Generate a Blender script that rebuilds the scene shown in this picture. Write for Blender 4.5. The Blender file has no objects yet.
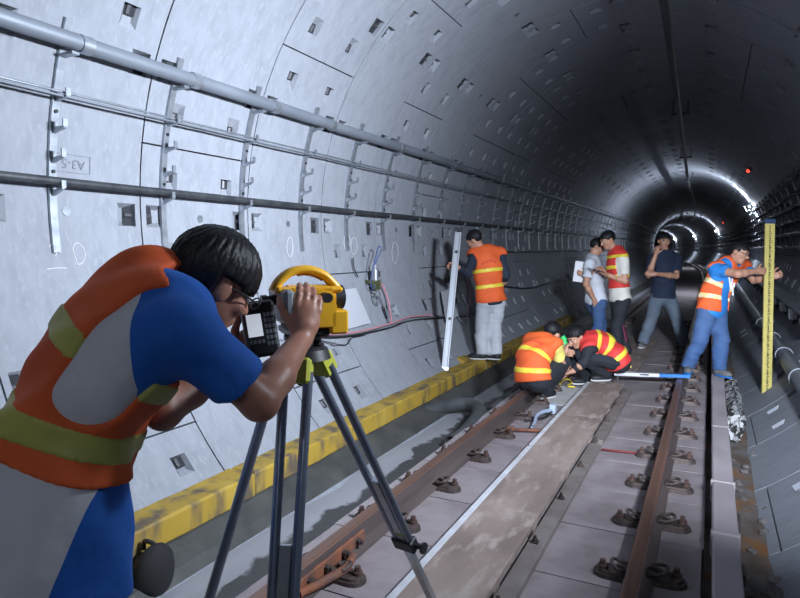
import bpy, bmesh, math, random
import numpy as np
from mathutils import Matrix, Vector

# ------------------------------------------------------------------ camera, world, exposure
SC = bpy.context.scene
COL = SC.collection
FPX = 620.0                                    # focal length in pixels of the 800 px frame
PITCH = math.atan(51 / FPX)
YAW = math.atan(311 / FPX * math.cos(PITCH))
CAM = np.array([.98, 0, 1.45])                 # metres; x=0 track centre, y along the tunnel, z=0 rail head
cam = bpy.data.cameras.new('camera')
cam.sensor_fit = 'HORIZONTAL'; cam.sensor_width = 36.0; cam.lens = FPX / 800 * 36; cam.clip_end = 400; cam.clip_start = .05
cam_o = bpy.data.objects.new('camera', cam); COL.objects.link(cam_o)
cam_o.location = CAM
cam_o.rotation_euler = (math.pi / 2 - PITCH, 0, YAW)
SC.camera = cam_o
SC.view_settings.view_transform = 'Standard'; SC.view_settings.look = 'None'
SC.view_settings.gamma = 1; SC.view_settings.use_curve_mapping = False
SC.view_settings.exposure = 0.0
W = bpy.data.worlds.new('world'); SC.world = W; W.use_nodes = True
W.node_tree.nodes['Background'].inputs[0].default_value = (.10, .13, .17, 1)
W.node_tree.nodes['Background'].inputs[1].default_value = .25
LAMP_FLOOD, LAMP_FRONT, LAMP_FAR, LAMP_FILL = 262.0, 66.0, 4600.0, 240.0      # watts of wall flood and added front light; emission of tubes and back fill
LAMP_COL = (.79, .87, 1.0)

fh = np.array([-math.sin(YAW), math.cos(YAW), 0]); rt = np.array([math.cos(YAW), math.sin(YAW), 0])
fw = fh * math.cos(PITCH) - np.array([0, 0, math.sin(PITCH)]); cu = fh * math.sin(PITCH) + np.array([0, 0, math.cos(PITCH)])
RAD, CZ = 2.45, 1.72                            # lining radius, height of its axis
RING, Y0 = 1.08, 2.97                           # ring width, a ring joint
SLAB = -.16
def ray(x, y): return fw + rt * (x - 400) / FPX + cu * (299 - y) / FPX
def at(x, y, Z): return CAM + ray(x, y) * Z
def onz(x, y, z):
    d = ray(x, y); return CAM + d * ((z - CAM[2]) / d[2])
def oncyl(x, y, R=RAD):
    d = ray(x, y); o = CAM - np.array([0, 0, CZ])
    a = d[0]**2 + d[2]**2; b = o[0]*d[0] + o[2]*d[2]; c = o[0]**2 + o[2]**2 - R*R
    return CAM + d * ((-b + math.sqrt(b*b - a*c)) / a)
def path(y): return 0.0 if y < 28 else -(y - 28)**2 / 920
def heading(y): return 0.0 if y < 28 else (y - 28) / 460
def wallpt(deg, y, r=RAD):
    t = math.radians(deg); return np.array([path(y) + r*math.sin(t), y, CZ + r*math.cos(t)])
def nrm(v):
    v = np.asarray(v, float); return v / (np.linalg.norm(v) + 1e-12)
random.seed(5)

# ------------------------------------------------------------------ materials
MATS = {}
def mat(name, col, rough=.6, metal=0, col2=None, scale=6, bump=0, bscale=60, stretch=None, contrast=(.35, .65), detail=6, col3=None, scale3=3, emit=0, spec=None):
    if name in MATS: return MATS[name]
    m = bpy.data.materials.new(name); m.use_nodes = True; MATS[name] = m
    nt = m.node_tree; b = nt.nodes['Principled BSDF']
    b.inputs['Base Color'].default_value = (*col, 1); b.inputs['Roughness'].default_value = rough; b.inputs['Metallic'].default_value = metal
    if spec is not None: b.inputs['Specular IOR Level'].default_value = spec
    if emit:
        b.inputs['Emission Color'].default_value = (*col, 1); b.inputs['Emission Strength'].default_value = emit
    tc = nt.nodes.new('ShaderNodeTexCoord'); mp = nt.nodes.new('ShaderNodeMapping')
    nt.links.new(tc.outputs['Object'], mp.inputs[0])
    if stretch: mp.inputs['Scale'].default_value = stretch
    last = None
    def layer(prev, c2, sc, lo, hi, seed):
        n = nt.nodes.new('ShaderNodeTexNoise'); n.inputs['Scale'].default_value = sc; n.inputs['Detail'].default_value = detail
        n.noise_dimensions = '4D'; n.inputs['W'].default_value = seed
        nt.links.new(mp.outputs[0], n.inputs['Vector'])
        r = nt.nodes.new('ShaderNodeMapRange'); r.inputs[1].default_value = lo; r.inputs[2].default_value = hi
        nt.links.new(n.outputs[0], r.inputs[0])
        x = nt.nodes.new('ShaderNodeMix'); x.data_type = 'RGBA'
        nt.links.new(r.outputs[0], x.inputs[0])
        if prev is None: x.inputs[6].default_value = (*col, 1)
        else: nt.links.new(prev, x.inputs[6])
        x.inputs[7].default_value = (*c2, 1)
        return x.outputs[2]
    if col2 is not None: last = layer(None, col2, scale, contrast[0], contrast[1], 1.3)
    if col3 is not None: last = layer(last, col3, scale3, .52, .66, 7.7)
    if last is not None: nt.links.new(last, b.inputs['Base Color'])
    if bump:
        n = nt.nodes.new('ShaderNodeTexNoise'); n.inputs['Scale'].default_value = bscale; n.inputs['Detail'].default_value = 5
        nt.links.new(mp.outputs[0], n.inputs['Vector'])
        bp = nt.nodes.new('ShaderNodeBump'); bp.inputs['Strength'].default_value = bump; bp.inputs['Distance'].default_value = .01
        nt.links.new(n.outputs[0], bp.inputs['Height']); nt.links.new(bp.outputs[0], b.inputs['Normal'])
    return m
M_CONC = mat('lining_concrete', (.255, .272, .305), .75, 0, (.215, .23, .26), 11, .12, 90, (.5, 1.3, .5), (.40, .72), col3=(.275, .292, .325), scale3=30, spec=.3)
M_GROUT = mat('joint_grout', (.02, .022, .027), .9)
M_BOLT = mat('bolt_steel', (.10, .10, .11), .5, .6)
M_SLAB = mat('slab_concrete', (.285, .245, .255), .8, 0, (.19, .16, .165), 5, .3, 60, contrast=(.4, .7), col3=(.33, .295, .305), scale3=2)
M_GUT = mat('gutter_concrete', (.33, .35, .39), .5, 0, (.10, .11, .125), 2.2, .35, 30, contrast=(.47, .53), spec=.5)
M_BROWN = mat('gutter_silt', (.10, .07, .05), .75, 0, (.16, .15, .15), 6, .6, 40, col3=(.22, .10, .03), scale3=4)
M_RAIL = mat('rail_rust', (.135, .105, .10), .55, .3, (.095, .075, .075), 9, .3, 80, (1, .15, 1))
M_RAILTOP = mat('rail_head', (.36, .20, .14), .36, .7, (.21, .14, .12), 5, .1, 90, (1, .1, 1), contrast=(.4, .6))
M_IRON = mat('cast_iron', (.055, .046, .045), .6, .3, (.12, .085, .075), 30, .3, 90)
M_RUST = mat('orange_rust', (.28, .10, .05), .75, .2, (.13, .07, .055), 14, .4, 70)
M_WOOD = mat('deck_board', (.30, .235, .205), .75, 0, (.19, .145, .125), 3.2, .25, 30, (1.6, .6, 1), col3=(.36, .30, .27), scale3=9)
M_CHAN = mat('channel_steel', (.20, .17, .16), .6, .3, (.28, .25, .24), 8, .15, 50)
M_WHITE = mat('white_paint', (.62, .64, .68), .5, 0, (.48, .49, .52), 9, .1, 40)
M_PAPER = mat('paper_white', (.78, .79, .82), .7)
M_GALV = mat('galvanised_steel', (.42, .45, .49), .38, .75, (.30, .33, .37), 18, .08, 80)
M_PIPE = mat('grey_pipe', (.22, .245, .28), .5, .35, (.165, .185, .215), 7, .08, 60, (1, .3, 1))
M_DARKST = mat('dark_steel', (.035, .04, .047), .5, .4, (.07, .075, .08), 12)
M_CABLE = mat('black_cable', (.012, .013, .016), .55)
M_YEL = mat('yellow_beam_paint', (.38, .25, .03), .65, 0, (.11, .085, .06), 9, .35, 45, (1, 1, .3), contrast=(.46, .64), col3=(.44, .30, .045), scale3=5)
M_COVER = mat('pale_fibreglass', (.38, .335, .355), .6, 0, (.26, .24, .25), 4, .12, 50, (1, .4, 1))
M_BLACK = mat('black_plastic', (.014, .015, .018), .45)
M_ALU = mat('aluminium', (.55, .57, .60), .32, .85, (.45, .47, .50), 20)
M_TUBE = mat('tripod_tube', (.30, .34, .42), .3, .85, (.24, .28, .36), 12)
M_LIME = mat('lime_plastic', (.45, .48, .05), .45)
M_TSY = mat('instrument_yellow', (.78, .42, .02), .35, 0, (.70, .37, .02), 12)
M_TSG = mat('instrument_grey', (.20, .23, .26), .45)
M_LCD = mat('lcd_screen', (.75, .82, .92), .4, emit=.55)
M_STAFFY = mat('staff_yellow', (.60, .51, .16), .5, 0, (.52, .44, .13), 10)
M_PINK = mat('pink_cable', (.55, .22, .26), .5)
M_BLUEW = mat('blue_wire', (.05, .09, .25), .5)
M_GREYC = mat('grey_cable', (.16, .18, .20), .5)
M_OLIVE = mat('olive_bracket', (.10, .11, .05), .6, .2)
M_GREEN = mat('green_plastic', (.02, .45, .10), .4)
M_BLUEP = mat('blue_paint', (.02, .16, .50), .45)
M_INK = mat('black_ink', (.012, .012, .014), .6)
M_PRINT = mat('grey_stencil', (.15, .16, .18), .8)
M_CHALK = mat('chalk', (.62, .63, .62), .9)
M_STAIN = mat('dark_sheet', (.045, .05, .055), .7, 0, (.08, .085, .09), 6, .3, 25)
M_ORANGE = mat('orange_mesh_vest', (.80, .13, .025), .75, 0, (.66, .095, .02), 5, .25, 220)
M_RED = mat('red_vest', (.68, .045, .035), .7, 0, (.54, .03, .03), 5, .2, 200)
M_BANDY = mat('yellow_band', (.80, .62, .06), .5, 0, (.70, .55, .05), 14)
M_BANDO = mat('lime_band', (.50, .48, .10), .5, 0, (.36, .36, .08), 9)
M_BANDP = mat('pale_band', (.86, .76, .50), .5, 0, (.82, .62, .22), 14)
M_TRIM = mat('dark_trim', (.10, .02, .02), .8)
M_SKIN = mat('skin', (.50, .27, .18), .5, 0, (.43, .22, .145), 14, .04, 120)
M_SKIND = mat('tanned_skin', (.40, .19, .125), .45, 0, (.33, .15, .10), 14, .05, 120)
M_LIPS = mat('lips', (.36, .12, .10), .5)
M_HAIR = mat('black_hair', (.006, .006, .008), .48, 0, (.010, .010, .012), 60, .25, 160, (1, 1, .25), spec=.3)
M_EYE = mat('eye_white', (.38, .36, .35), .5)
M_TEEB = mat('blue_tee', (.02, .22, .62), .8, 0, (.018, .18, .52), 8, .15, 160)
M_POLOB = mat('royal_blue_polo', (.012, .10, .42), .8, 0, (.008, .055, .25), 5, .15, 160)
M_WSHIRT = mat('white_shirt', (.62, .65, .72), .8, 0, (.55, .58, .65), 7, .15, 150)
M_CREAM = mat('cream_tee', (.68, .66, .60), .8, 0, (.60, .58, .52), 7, .15, 150)
M_YTEE = mat('yellow_tee', (.78, .66, .18), .8, 0, (.70, .58, .14), 7, .15, 150)
M_NAVY = mat('navy_polo', (.012, .024, .055), .85, 0, (.009, .016, .040), 7, .2, 150)
M_DARKC = mat('dark_cloth', (.010, .013, .020), .85, 0, (.017, .020, .028), 6, .2, 120)
M_SLEEVE = mat('navy_sleeve', (.016, .026, .05), .85, 0, (.011, .018, .036), 6, .2, 120)
M_JEANB = mat('blue_jeans', (.03, .075, .19), .85, 0, (.055, .11, .24), 5, .25, 160)
M_JEANL = mat('faded_jeans', (.12, .155, .20), .85, 0, (.08, .105, .145), 5, .25, 160)
M_JEAND = mat('dark_jeans', (.035, .055, .10), .85, 0, (.05, .075, .13), 5, .25, 160)
M_GREYP = mat('pale_grey_trousers', (.46, .48, .52), .85, 0, (.38, .40, .44), 5, .2, 120)
M_GREYW = mat('grey_side_panel', (.34, .36, .40), .85, 0, (.24, .26, .29), 5, .2, 120)
M_SHOE = mat('black_shoe', (.012, .013, .016), .6)
M_SHOEG = mat('grey_shoe', (.12, .12, .12), .7)
M_SOLE = mat('white_sole', (.60, .60, .60), .6)
M_RUBBLE = mat('rubble', (.17, .16, .16), .9, 0, (.09, .08, .075), 12, .5, 60)
M_SPALL = mat('white_grout', (.44, .44, .45), .9, 0, (.02, .02, .02), 14, .6, 60, contrast=(.50, .54))

# ------------------------------------------------------------------ mesh helpers
def link(name, me, m=None, parent=None, smooth=False, sharp=None):
    if isinstance(me, bmesh.types.BMesh):
        bm = me; me = bpy.data.meshes.new(name); bm.to_mesh(me); bm.free()
    o = bpy.data.objects.new(name, me); COL.objects.link(o)
    if m is not None:
        for x in (m if isinstance(m, (list, tuple)) else [m]): me.materials.append(x)
    if smooth or sharp: me.polygons.foreach_set('use_smooth', [True] * len(me.polygons))
    if sharp: me.set_sharp_from_angle(angle=math.radians(sharp))
    if parent is not None:
        o.parent = parent; o.matrix_parent_inverse = parent.matrix_basis.inverted() if parent.matrix_basis != Matrix() else Matrix()
    return o
def tag(o, label, cat=None, group=None, kind=None):
    o['label'] = label
    if cat: o['category'] = cat
    if group: o['group'] = group
    if kind: o['kind'] = kind
    return o
def empty(name, loc, label, cat=None, group=None, kind=None, rz=0):
    o = bpy.data.objects.new(name, None); COL.objects.link(o); o.location = Vector(loc); o.rotation_euler = (0, 0, rz); o.empty_display_size = .1
    return tag(o, label, cat, group, kind)
def child(name, bm, m, parent, smooth=False, sharp=None):
    """geometry given in the parent's local coordinates"""
    o = link(name, bm, m, None, smooth, sharp); o.parent = parent; return o
def copy_tree(o, parent=None):
    c = o.copy(); COL.objects.link(c)
    if parent is not None: c.parent = parent
    for ch in list(o.children): copy_tree(ch, c)
    return c
def BM(): return bmesh.new()
def box(bm, lo, hi, bev=0, M=None):
    r = bmesh.ops.create_cube(bm, size=1)['verts']
    c = (np.array(lo) + np.array(hi)) / 2; s = np.array(hi) - np.array(lo)
    for v in r: v.co = Vector((c[0] + v.co.x*s[0], c[1] + v.co.y*s[1], c[2] + v.co.z*s[2]))
    if bev:
        es = list({e for v in r for e in v.link_edges})
        g = bmesh.ops.bevel(bm, geom=es, offset=bev, segments=1, affect='EDGES'); r = list({v for f in g['faces'] for v in f.verts} | {v for v in r if v.is_valid})
    if M is not None:
        for v in r: v.co = M @ v.co
    return r
def cyl(bm, a, b, r1, r2=None, n=12, cap=True):
    a = Vector(a); b = Vector(b); r2 = r1 if r2 is None else r2
    d = b - a; q = d.to_track_quat('Z', 'Y').to_matrix().to_4x4(); q.translation = (a + b) / 2
    return bmesh.ops.create_cone(bm, cap_ends=cap, segments=n, radius1=r1, radius2=r2, depth=d.length, matrix=q)['verts']
def tube(bm, pts, r, n=8, closed=False):
    """swept round tube through points"""
    pts = [Vector(p) for p in pts]; N = len(pts); rings = []
    up = Vector((0.13, .21, .97)).normalized()
    for i, p in enumerate(pts):
        t = (pts[(i+1) % N] - pts[i-1]) if closed else (pts[min(i+1, N-1)] - pts[max(i-1, 0)])
        t.normalize(); a = t.cross(up)
        if a.length < 1e-3: a = t.cross(Vector((1, 0, 0)))
        a.normalize(); b = a.cross(t); rr = r[i] if isinstance(r, (list, tuple)) else r
        rings.append([bm.verts.new(p + (a*math.cos(2*math.pi*k/n) + b*math.sin(2*math.pi*k/n))*rr) for k in range(n)])
    for i in range(N if closed else N-1):
        A, B = rings[i], rings[(i+1) % N]
        for k in range(n): bm.faces.new((A[k], A[(k+1) % n], B[(k+1) % n], B[k]))
    if not closed:
        bm.faces.new(rings[0]); bm.faces.new(rings[-1][::-1])
    return bm
def spline(pts, n=8):
    P = [np.array(p, float) for p in pts]; P = [2*P[0]-P[1]] + P + [2*P[-1]-P[-2]]; out = []
    for i in range(1, len(P)-2):
        for k in range(n):
            t = k/n; a, b, c, d = P[i-1:i+3]
            out.append(.5*((2*b)+(-a+c)*t+(2*a-5*b+4*c-d)*t*t+(-a+3*b-3*c+d)*t**3))
    out.append(P[-2]); return out
def sweep(bm, prof, ys, closed=True, caps=True, fn=None):
    """closed profile of (x,z) swept along the tunnel path"""
    rings = []
    for y in ys:
        dx = path(y); w = fn(y) if fn else (0, 0); h = heading(y)
        rings.append([bm.verts.new((dx + (x + w[0])*math.cos(h), y + (x + w[0])*math.sin(h), z + w[1])) for x, z in prof])
    n = len(prof)
    for A, B in zip(rings, rings[1:]):
        for k in range(n if closed else n-1): bm.faces.new((A[k], B[k], B[(k+1) % n], A[(k+1) % n]))
    if caps and closed:
        bm.faces.new(rings[0]); bm.faces.new(rings[-1][::-1])
    bmesh.ops.recalc_face_normals(bm, faces=bm.faces)
    return bm
def yspan(a, b, near=4.0):
    out = [a]
    while out[-1] < b: out.append(min(b, out[-1] + (near if out[-1] < 28 else 3.0)))
    return out
def circ(cx, cz, r, n=10): return [(cx + r*math.cos(2*math.pi*k/n), cz + r*math.sin(2*math.pi*k/n)) for k in range(n)]
def frame(p, ex, ez):
    """4x4 with origin p, x axis ex, z axis ~ez"""
    ex = Vector(ex).normalized(); ez = Vector(ez); ey = ez.cross(ex).normalized(); ez = ex.cross(ey)
    M = Matrix((ex, ey, ez)).transposed().to_4x4(); M.translation = Vector(p); return M

# ================================================================== THE TUNNEL LINING
def segment_mesh(deg, name):
    """one precast lining segment; angle 0..deg, width 0..RING, with bolt pockets, bolts and joint faces"""
    g = .0055; ga = math.degrees(g / RAD)
    pockets = []
    for c in [11.25 + 22.5*k for k in range(int(deg/22.5 + .1))]:
        pockets.append((c-1.75, c+1.75, .045, .185, 'y0')); pockets.append((c-1.75, c+1.75, RING-.185, RING-.045, 'y1'))
    for c, sd in ((5.5, 'a0'), (deg-5.5, 'a1')):
        pockets.append((c-1.6, c+1.6, .20, .32, sd)); pockets.append((c-1.6, c+1.6, RING-.32, RING-.20, sd))
    na = max(6, int(deg/2.8))
    A = sorted({round(x, 4) for x in list(np.linspace(ga, deg-ga, na)) + [v for p in pockets for v in p[:2]]})
    A = [a for i, a in enumerate(A) if i in (0, len(A)-1) or any(abs(a-v) < 1e-3 for p in pockets for v in p[:2]) or min(abs(a-v) for p in pockets for v in p[:2]) > .5]
    Y = sorted({round(x, 4) for x in [g, RING-g, RING/2] + [v for p in pockets for v in p[2:4]]})
    bm = BM(); V = {}
    def vert(a, y, dep=0):
        k = (round(a, 3), round(y, 4), round(dep, 4))
        if k not in V:
            t = math.radians(a); r = RAD + dep; V[k] = bm.verts.new((r*math.sin(t), y, r*math.cos(t)))
        return V[k]
    def quad(*vs, mi=0):
        try: bm.faces.new(vs).material_index = mi
        except ValueError: pass
    for a0, a1 in zip(A, A[1:]):
        for y0, y1 in zip(Y, Y[1:]):
            ca, cy = (a0+a1)/2, (y0+y1)/2
            if any(p[0] < ca < p[1] and p[2] < cy < p[3] for p in pockets): continue
            quad(vert(a0, y0), vert(a0, y1), vert(a1, y1), vert(a1, y0))
    for a in (A[0], A[-1]):
        for y0, y1 in zip(Y, Y[1:]): quad(vert(a, y0), vert(a, y1), vert(a, y1, .04), vert(a, y0, .04))
    for y in (Y[0], Y[-1]):
        for a0, a1 in zip(A, A[1:]): quad(vert(a0, y), vert(a1, y), vert(a1, y, .04), vert(a0, y, .04))
    for a0, a1, y0, y1, sd in pockets:
        T = [(a0, y0), (a0, y1), (a1, y1), (a1, y0)]; c = ((a0+a1)/2, (y0+y1)/2)
        deep = {'y0': (0, 3), 'y1': (1, 2), 'a0': (0, 1), 'a1': (2, 3)}[sd]
        B = []
        for i, (a, y) in enumerate(T):
            k = .80 if i in deep else .55
            ia = c[0] + (a-c[0])*(k if sd[0] == 'y' else 1 if i in deep else .5); iy = c[1] + (y-c[1])*(k if sd[0] == 'a' else 1 if i in deep else .5)
            B.append(vert(ia + 1e-3*i, iy, .075 if i in deep else .022))
        tv = [vert(*p) for p in T]
        for i in range(4): quad(tv[i], tv[(i+1) % 4], B[(i+1) % 4], B[i])
        quad(*B)
        # bolt head standing on the deep face
        dy, da = {'y0': (1, 0), 'y1': (-1, 0), 'a0': (0, 1), 'a1': (0, -1)}[sd]
        s = Vector(((RAD+.035)*math.sin(math.radians(c[0])), c[1], (RAD+.035)*math.cos(math.radians(c[0]))))
        tan = Vector((math.cos(math.radians(c[0])), 0, -math.sin(math.radians(c[0]))))
        ax = Vector((0, 1, 0))*dy + tan*da
        r = cyl(bm, s - ax*.06, s - ax*.005, .017, n=6)
        for f in {f for v in r for f in v.link_faces}: f.material_index = 1
    me = bpy.data.meshes.new(name)
    bmesh.ops.recalc_face_normals(bm, faces=bm.faces)
    bm.to_mesh(me); bm.free()
    return me
def finish_inward(me):
    me.materials.append(M_CONC); me.materials.append(M_BOLT)
    me.polygons.foreach_set('use_smooth', [True]*len(me.polygons)); me.set_sharp_from_angle(angle=math.radians(20))
SEG_STD = segment_mesh(67.5, 'lining_segment'); SEG_KEY = segment_mesh(22.5, 'lining_segment_key')
finish_inward(SEG_STD); finish_inward(SEG_KEY)
tunnel = empty('wall_tunnel', (0, 0, 0), 'curved tunnel lining of bolted precast grey concrete segments', kind='structure')
plug_bm = BM()
for rr, dd, mi in ((.028, .0, 0), (.014, -.004, 1)):
    r = cyl(plug_bm, (0, 0, dd-.006), (0, 0, dd+.006 + mi*.003), rr, n=14)
    for f in {f for v in r for f in v.link_faces}: f.material_index = mi
PLUG = bpy.data.meshes.new('grout_plug'); plug_bm.to_mesh(PLUG); plug_bm.free(); PLUG.materials.append(M_GALV); PLUG.materials.append(M_BLACK)
def ring_start(i):
    fixed = {-1: -125, 0: -80, 1: -125, 2: -170, 3: -125, 4: -80, 5: -35}
    if i in fixed: return fixed[i]
    rr = random.Random(i*7+3); return rr.choice([-125, -80, -35, -57.5, -102.5, 10])
far_v, far_f, far_m, nv = [], [], [], 0
seg_np = {}
for me in (SEG_STD, SEG_KEY):
    co = np.empty(len(me.vertices)*3); me.vertices.foreach_get('co', co)
    seg_np[me.name] = (co.reshape(-1, 3), [tuple(p.vertices) for p in me.polygons], [p.material_index for p in me.polygons])
n_seg = 0
for i in range(-14, 117):
    y = Y0 + i*RING; s = ring_start(i)
    for k in range(6):
        me = SEG_STD if k < 5 else SEG_KEY; a = s + 67.5*k; w = 67.5 if k < 5 else 22.5
        mid = (a + w/2 + 180) % 360 - 180
        if abs(mid) + w/2 > 182 and abs(mid) - w/2 > 150: continue
        if abs(mid) - w/2 > 148: continue                 # wholly under the track bed
        Mx = Matrix.Translation((path(y), y, CZ)) @ Matrix.Rotation(heading(y), 4, 'Z') @ Matrix.Rotation(math.radians(a), 4, 'Y')
        in_view = i >= -1 and n_seg < 290 and not (mid > 55 and y < 9) and not (mid > 20 and y < 4)
        if in_view:
            o = bpy.data.objects.new('lining_segment', me); COL.objects.link(o); o.matrix_basis = Mx; o.parent = tunnel; n_seg += 1
            if y < 14:
                p = bpy.data.objects.new('grout_plug', PLUG); COL.objects.link(p); p.parent = o
                t = math.radians(w/2); p.matrix_basis = frame((RAD*math.sin(t), RING/2, RAD*math.cos(t)), (0, 1, 0), (-math.sin(t), 0, -math.cos(t)))
        else:
            co, fc, mi = seg_np[me.name]; mw = np.array(Mx)
            far_v.append(co @ mw[:3, :3].T + mw[:3, 3]); far_f += [tuple(q + nv for q in f) for f in fc]; far_m += mi; nv += len(co)
me = bpy.data.meshes.new('lining_far'); me.from_pydata(np.concatenate(far_v).tolist(), [], far_f)
me.materials.append(M_CONC); me.materials.append(M_BOLT); me.polygons.foreach_set('material_index', far_m)
me.polygons.foreach_set('use_smooth', [True]*len(me.polygons)); me.set_sharp_from_angle(angle=math.radians(20))
o = link('lining_segment_run', me); o.parent = tunnel; o['kind'] = 'stuff'
bm = BM()
sweep(bm, [(math.sin(math.radians(5*k))*(RAD+.038), CZ + math.cos(math.radians(5*k))*(RAD+.038)) for k in range(72)], [-12.5] + yspan(-8, 130), caps=True)
o = link('joint_grout', bm, M_GROUT); o.parent = tunnel

# stencilled segment number, upside down in its frame, and chalk marks
def text_mesh(name, s, size, m, M, depth=.0004):
    cu_ = bpy.data.curves.new(name, 'FONT'); cu_.body = s; cu_.size = size; cu_.align_x = 'CENTER'; cu_.align_y = 'CENTER'; cu_.extrude = depth
    t = bpy.data.objects.new(name, cu_); COL.objects.link(t); dg = bpy.context.evaluated_depsgraph_get()
    me = bpy.data.meshes.new_from_object(t.evaluated_get(dg)); bpy.data.objects.remove(t); bpy.data.curves.remove(cu_)
    me.materials.clear(); o = link(name, me, m); o.matrix_basis = M; return o
p = oncyl(73, 164); inn = nrm([-p[0], 0, CZ-p[2]]); upw = np.cross(inn, [0, 1, 0]); upw = upw if upw[2] > 0 else -upw
Mt = frame(p + inn*.004, (0, -1, 0), inn)
o = text_mesh('segment_number', 'A3-5', .078, M_PRINT, Mt); o.parent = tunnel
bm = BM()
for lo, hi in (((-.112, .05, 0), (.112, .053, .001)), ((-.112, -.053, 0), (.112, -.05, .001)), ((-.112, -.053, 0), (-.109, .053, .001)), ((.109, -.053, 0), (.112, .053, .001))): box(bm, lo, hi)
o = link('number_frame', bm, M_PRINT); o.matrix_basis = Mt; o.parent = tunnel
def on_wall_curve(pix, r=RAD-.002): return [oncyl(x, y, r) for x, y in pix]
def chalk(pix, r=.0022, closed=False):
    bm = BM(); tube(bm, spline(on_wall_curve(pix), 5), r, 5); o = link('chalk_mark', bm, M_CHALK); o.parent = tunnel
chalk([(49, 247), (53, 242), (59, 243), (59, 249), (55, 256)])
chalk([(75, 255), (73, 249), (76, 243), (82, 246), (85, 254), (83, 262), (78, 264), (75, 256)])
chalk([(47, 269), (57, 268), (67, 268)])
for cx, cy, h in ((290, 247, 10), (395, 253, 11), (354, 246, 9), (347, 242, 8)):
    chalk([(cx + 3*math.sin(t), cy + h*math.cos(t)) for t in np.linspace(0, 6.1, 9)])

# ================================================================== TRACK BED
floor = empty('floor', (0, 0, SLAB), 'concrete track bed between the tunnel walls', kind='structure')
bm = BM()
box(bm, (-.93, -.305, -.5), (1.0, .305, 0))
for k in range(26):
    y = 2.97 + .62*(k-3) + .31
    if k == 0: me = bpy.data.meshes.new('slab_panel'); bm.to_mesh(me); bm.free(); me.materials.append(M_SLAB)
    o = bpy.data.objects.new('slab_panel', me); COL.objects.link(o); o.parent = floor
    o.location = (random.uniform(-.006, .006), y, random.uniform(-.0015, .001))
y_end = 2.97 + .62*23 - .02
bm = BM(); sweep(bm, [(-.93, -.66), (1.0, -.66), (1.0, SLAB), (-.93, SLAB)], yspan(y_end, 128)); o = link('slab_far', bm, M_SLAB); o.parent = floor; o.location = (0, 0, -SLAB)
bm = BM(); sweep(bm, [(-.93, -.66), (1.0, -.66), (1.0, SLAB-.002), (-.93, SLAB-.002)], [-12, 1.1]); o = link('slab_behind', bm, M_SLAB); o.parent = floor; o.location = (0, 0, -SLAB)
bm = BM(); sweep(bm, [(-.925, -.66), (.995, -.66), (.995, SLAB-.02), (-.925, SLAB-.02)], [1.0, y_end+.2]); o = link('slab_base', bm, M_GROUT); o.parent = floor; o.location = (0, 0, -SLAB)
def gutter(name, x0, x1, z, m, label):
    bm = BM(); ys = [-12] + [-4 + .35*k for k in range(75)] + yspan(22.5, 128); rr = random.Random(4)
    n = 9; rings = []
    for y in ys:
        rings.append([bm.verts.new((path(y) + x0 + (x1-x0)*k/(n-1), y, z + (rr.uniform(-.012, .012) if 0 < k < n-1 else 0))) for k in range(n)])
    for A, B in zip(rings, rings[1:]):
        for k in range(n-1): bm.faces.new((A[k], A[k+1], B[k+1], B[k]))
    o = link(name, bm, m, smooth=True); o['kind'] = 'structure'; o['label'] = label; return o
M_UNDERSHADE = mat('undercut_shade', (.040, .043, .043), .55, 0, (.07, .072, .068), 5, .3, 30)  # dark tones painted for the shade in the undercut beneath the beam
bm = BM(); sweep(bm, [(-1.64, -.10), (-1.56, -.135), (-1.45, -.215), (-1.405, -.30), (-1.50, -.34), (-1.70, -.20)], yspan(-3, 60)); tag(link('shade_strip_1', bm, M_UNDERSHADE), 'black wet concrete strip under the yellow beam', None, None, 'structure')  # dark strip standing in for the shade under the yellow beam
nt = M_GUT.node_tree; bs_ = nt.nodes['Principled BSDF']                     # ragged wet stain along the slab side of the gutter
tc_ = nt.nodes.new('ShaderNodeTexCoord'); sx = nt.nodes.new('ShaderNodeSeparateXYZ'); nz = nt.nodes.new('ShaderNodeTexNoise'); nz.inputs['Scale'].default_value = 3.5; nz.inputs['Detail'].default_value = 8
ma = nt.nodes.new('ShaderNodeMath'); ma.operation = 'MULTIPLY_ADD'; ma.inputs[1].default_value = .42; mr = nt.nodes.new('ShaderNodeMapRange'); mr.inputs[1].default_value = -1.02; mr.inputs[2].default_value = -.985
mxx = nt.nodes.new('ShaderNodeMix'); mxx.data_type = 'RGBA'; mxx.inputs[6].default_value = (.30, .31, .34, 1); mxx.inputs[7].default_value = (.055, .058, .062, 1)
nt.links.new(tc_.outputs['Object'], sx.inputs[0]); nt.links.new(tc_.outputs['Object'], nz.inputs['Vector']); nt.links.new(nz.outputs[0], ma.inputs[0]); nt.links.new(sx.outputs[0], ma.inputs[2]); nt.links.new(ma.outputs[0], mr.inputs[0]); nt.links.new(mr.outputs[0], mxx.inputs[0]); nt.links.new(mxx.outputs[2], bs_.inputs['Base Color'])
gutter('floor_gutter_left', -1.47, -.90, -.29, M_GUT, 'wet grey concrete gutter between track slab and tunnel wall')
gutter('floor_gutter_right', .98, 1.47, -.33, M_BROWN, 'brown silty gutter beside the pale cover beam')

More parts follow.
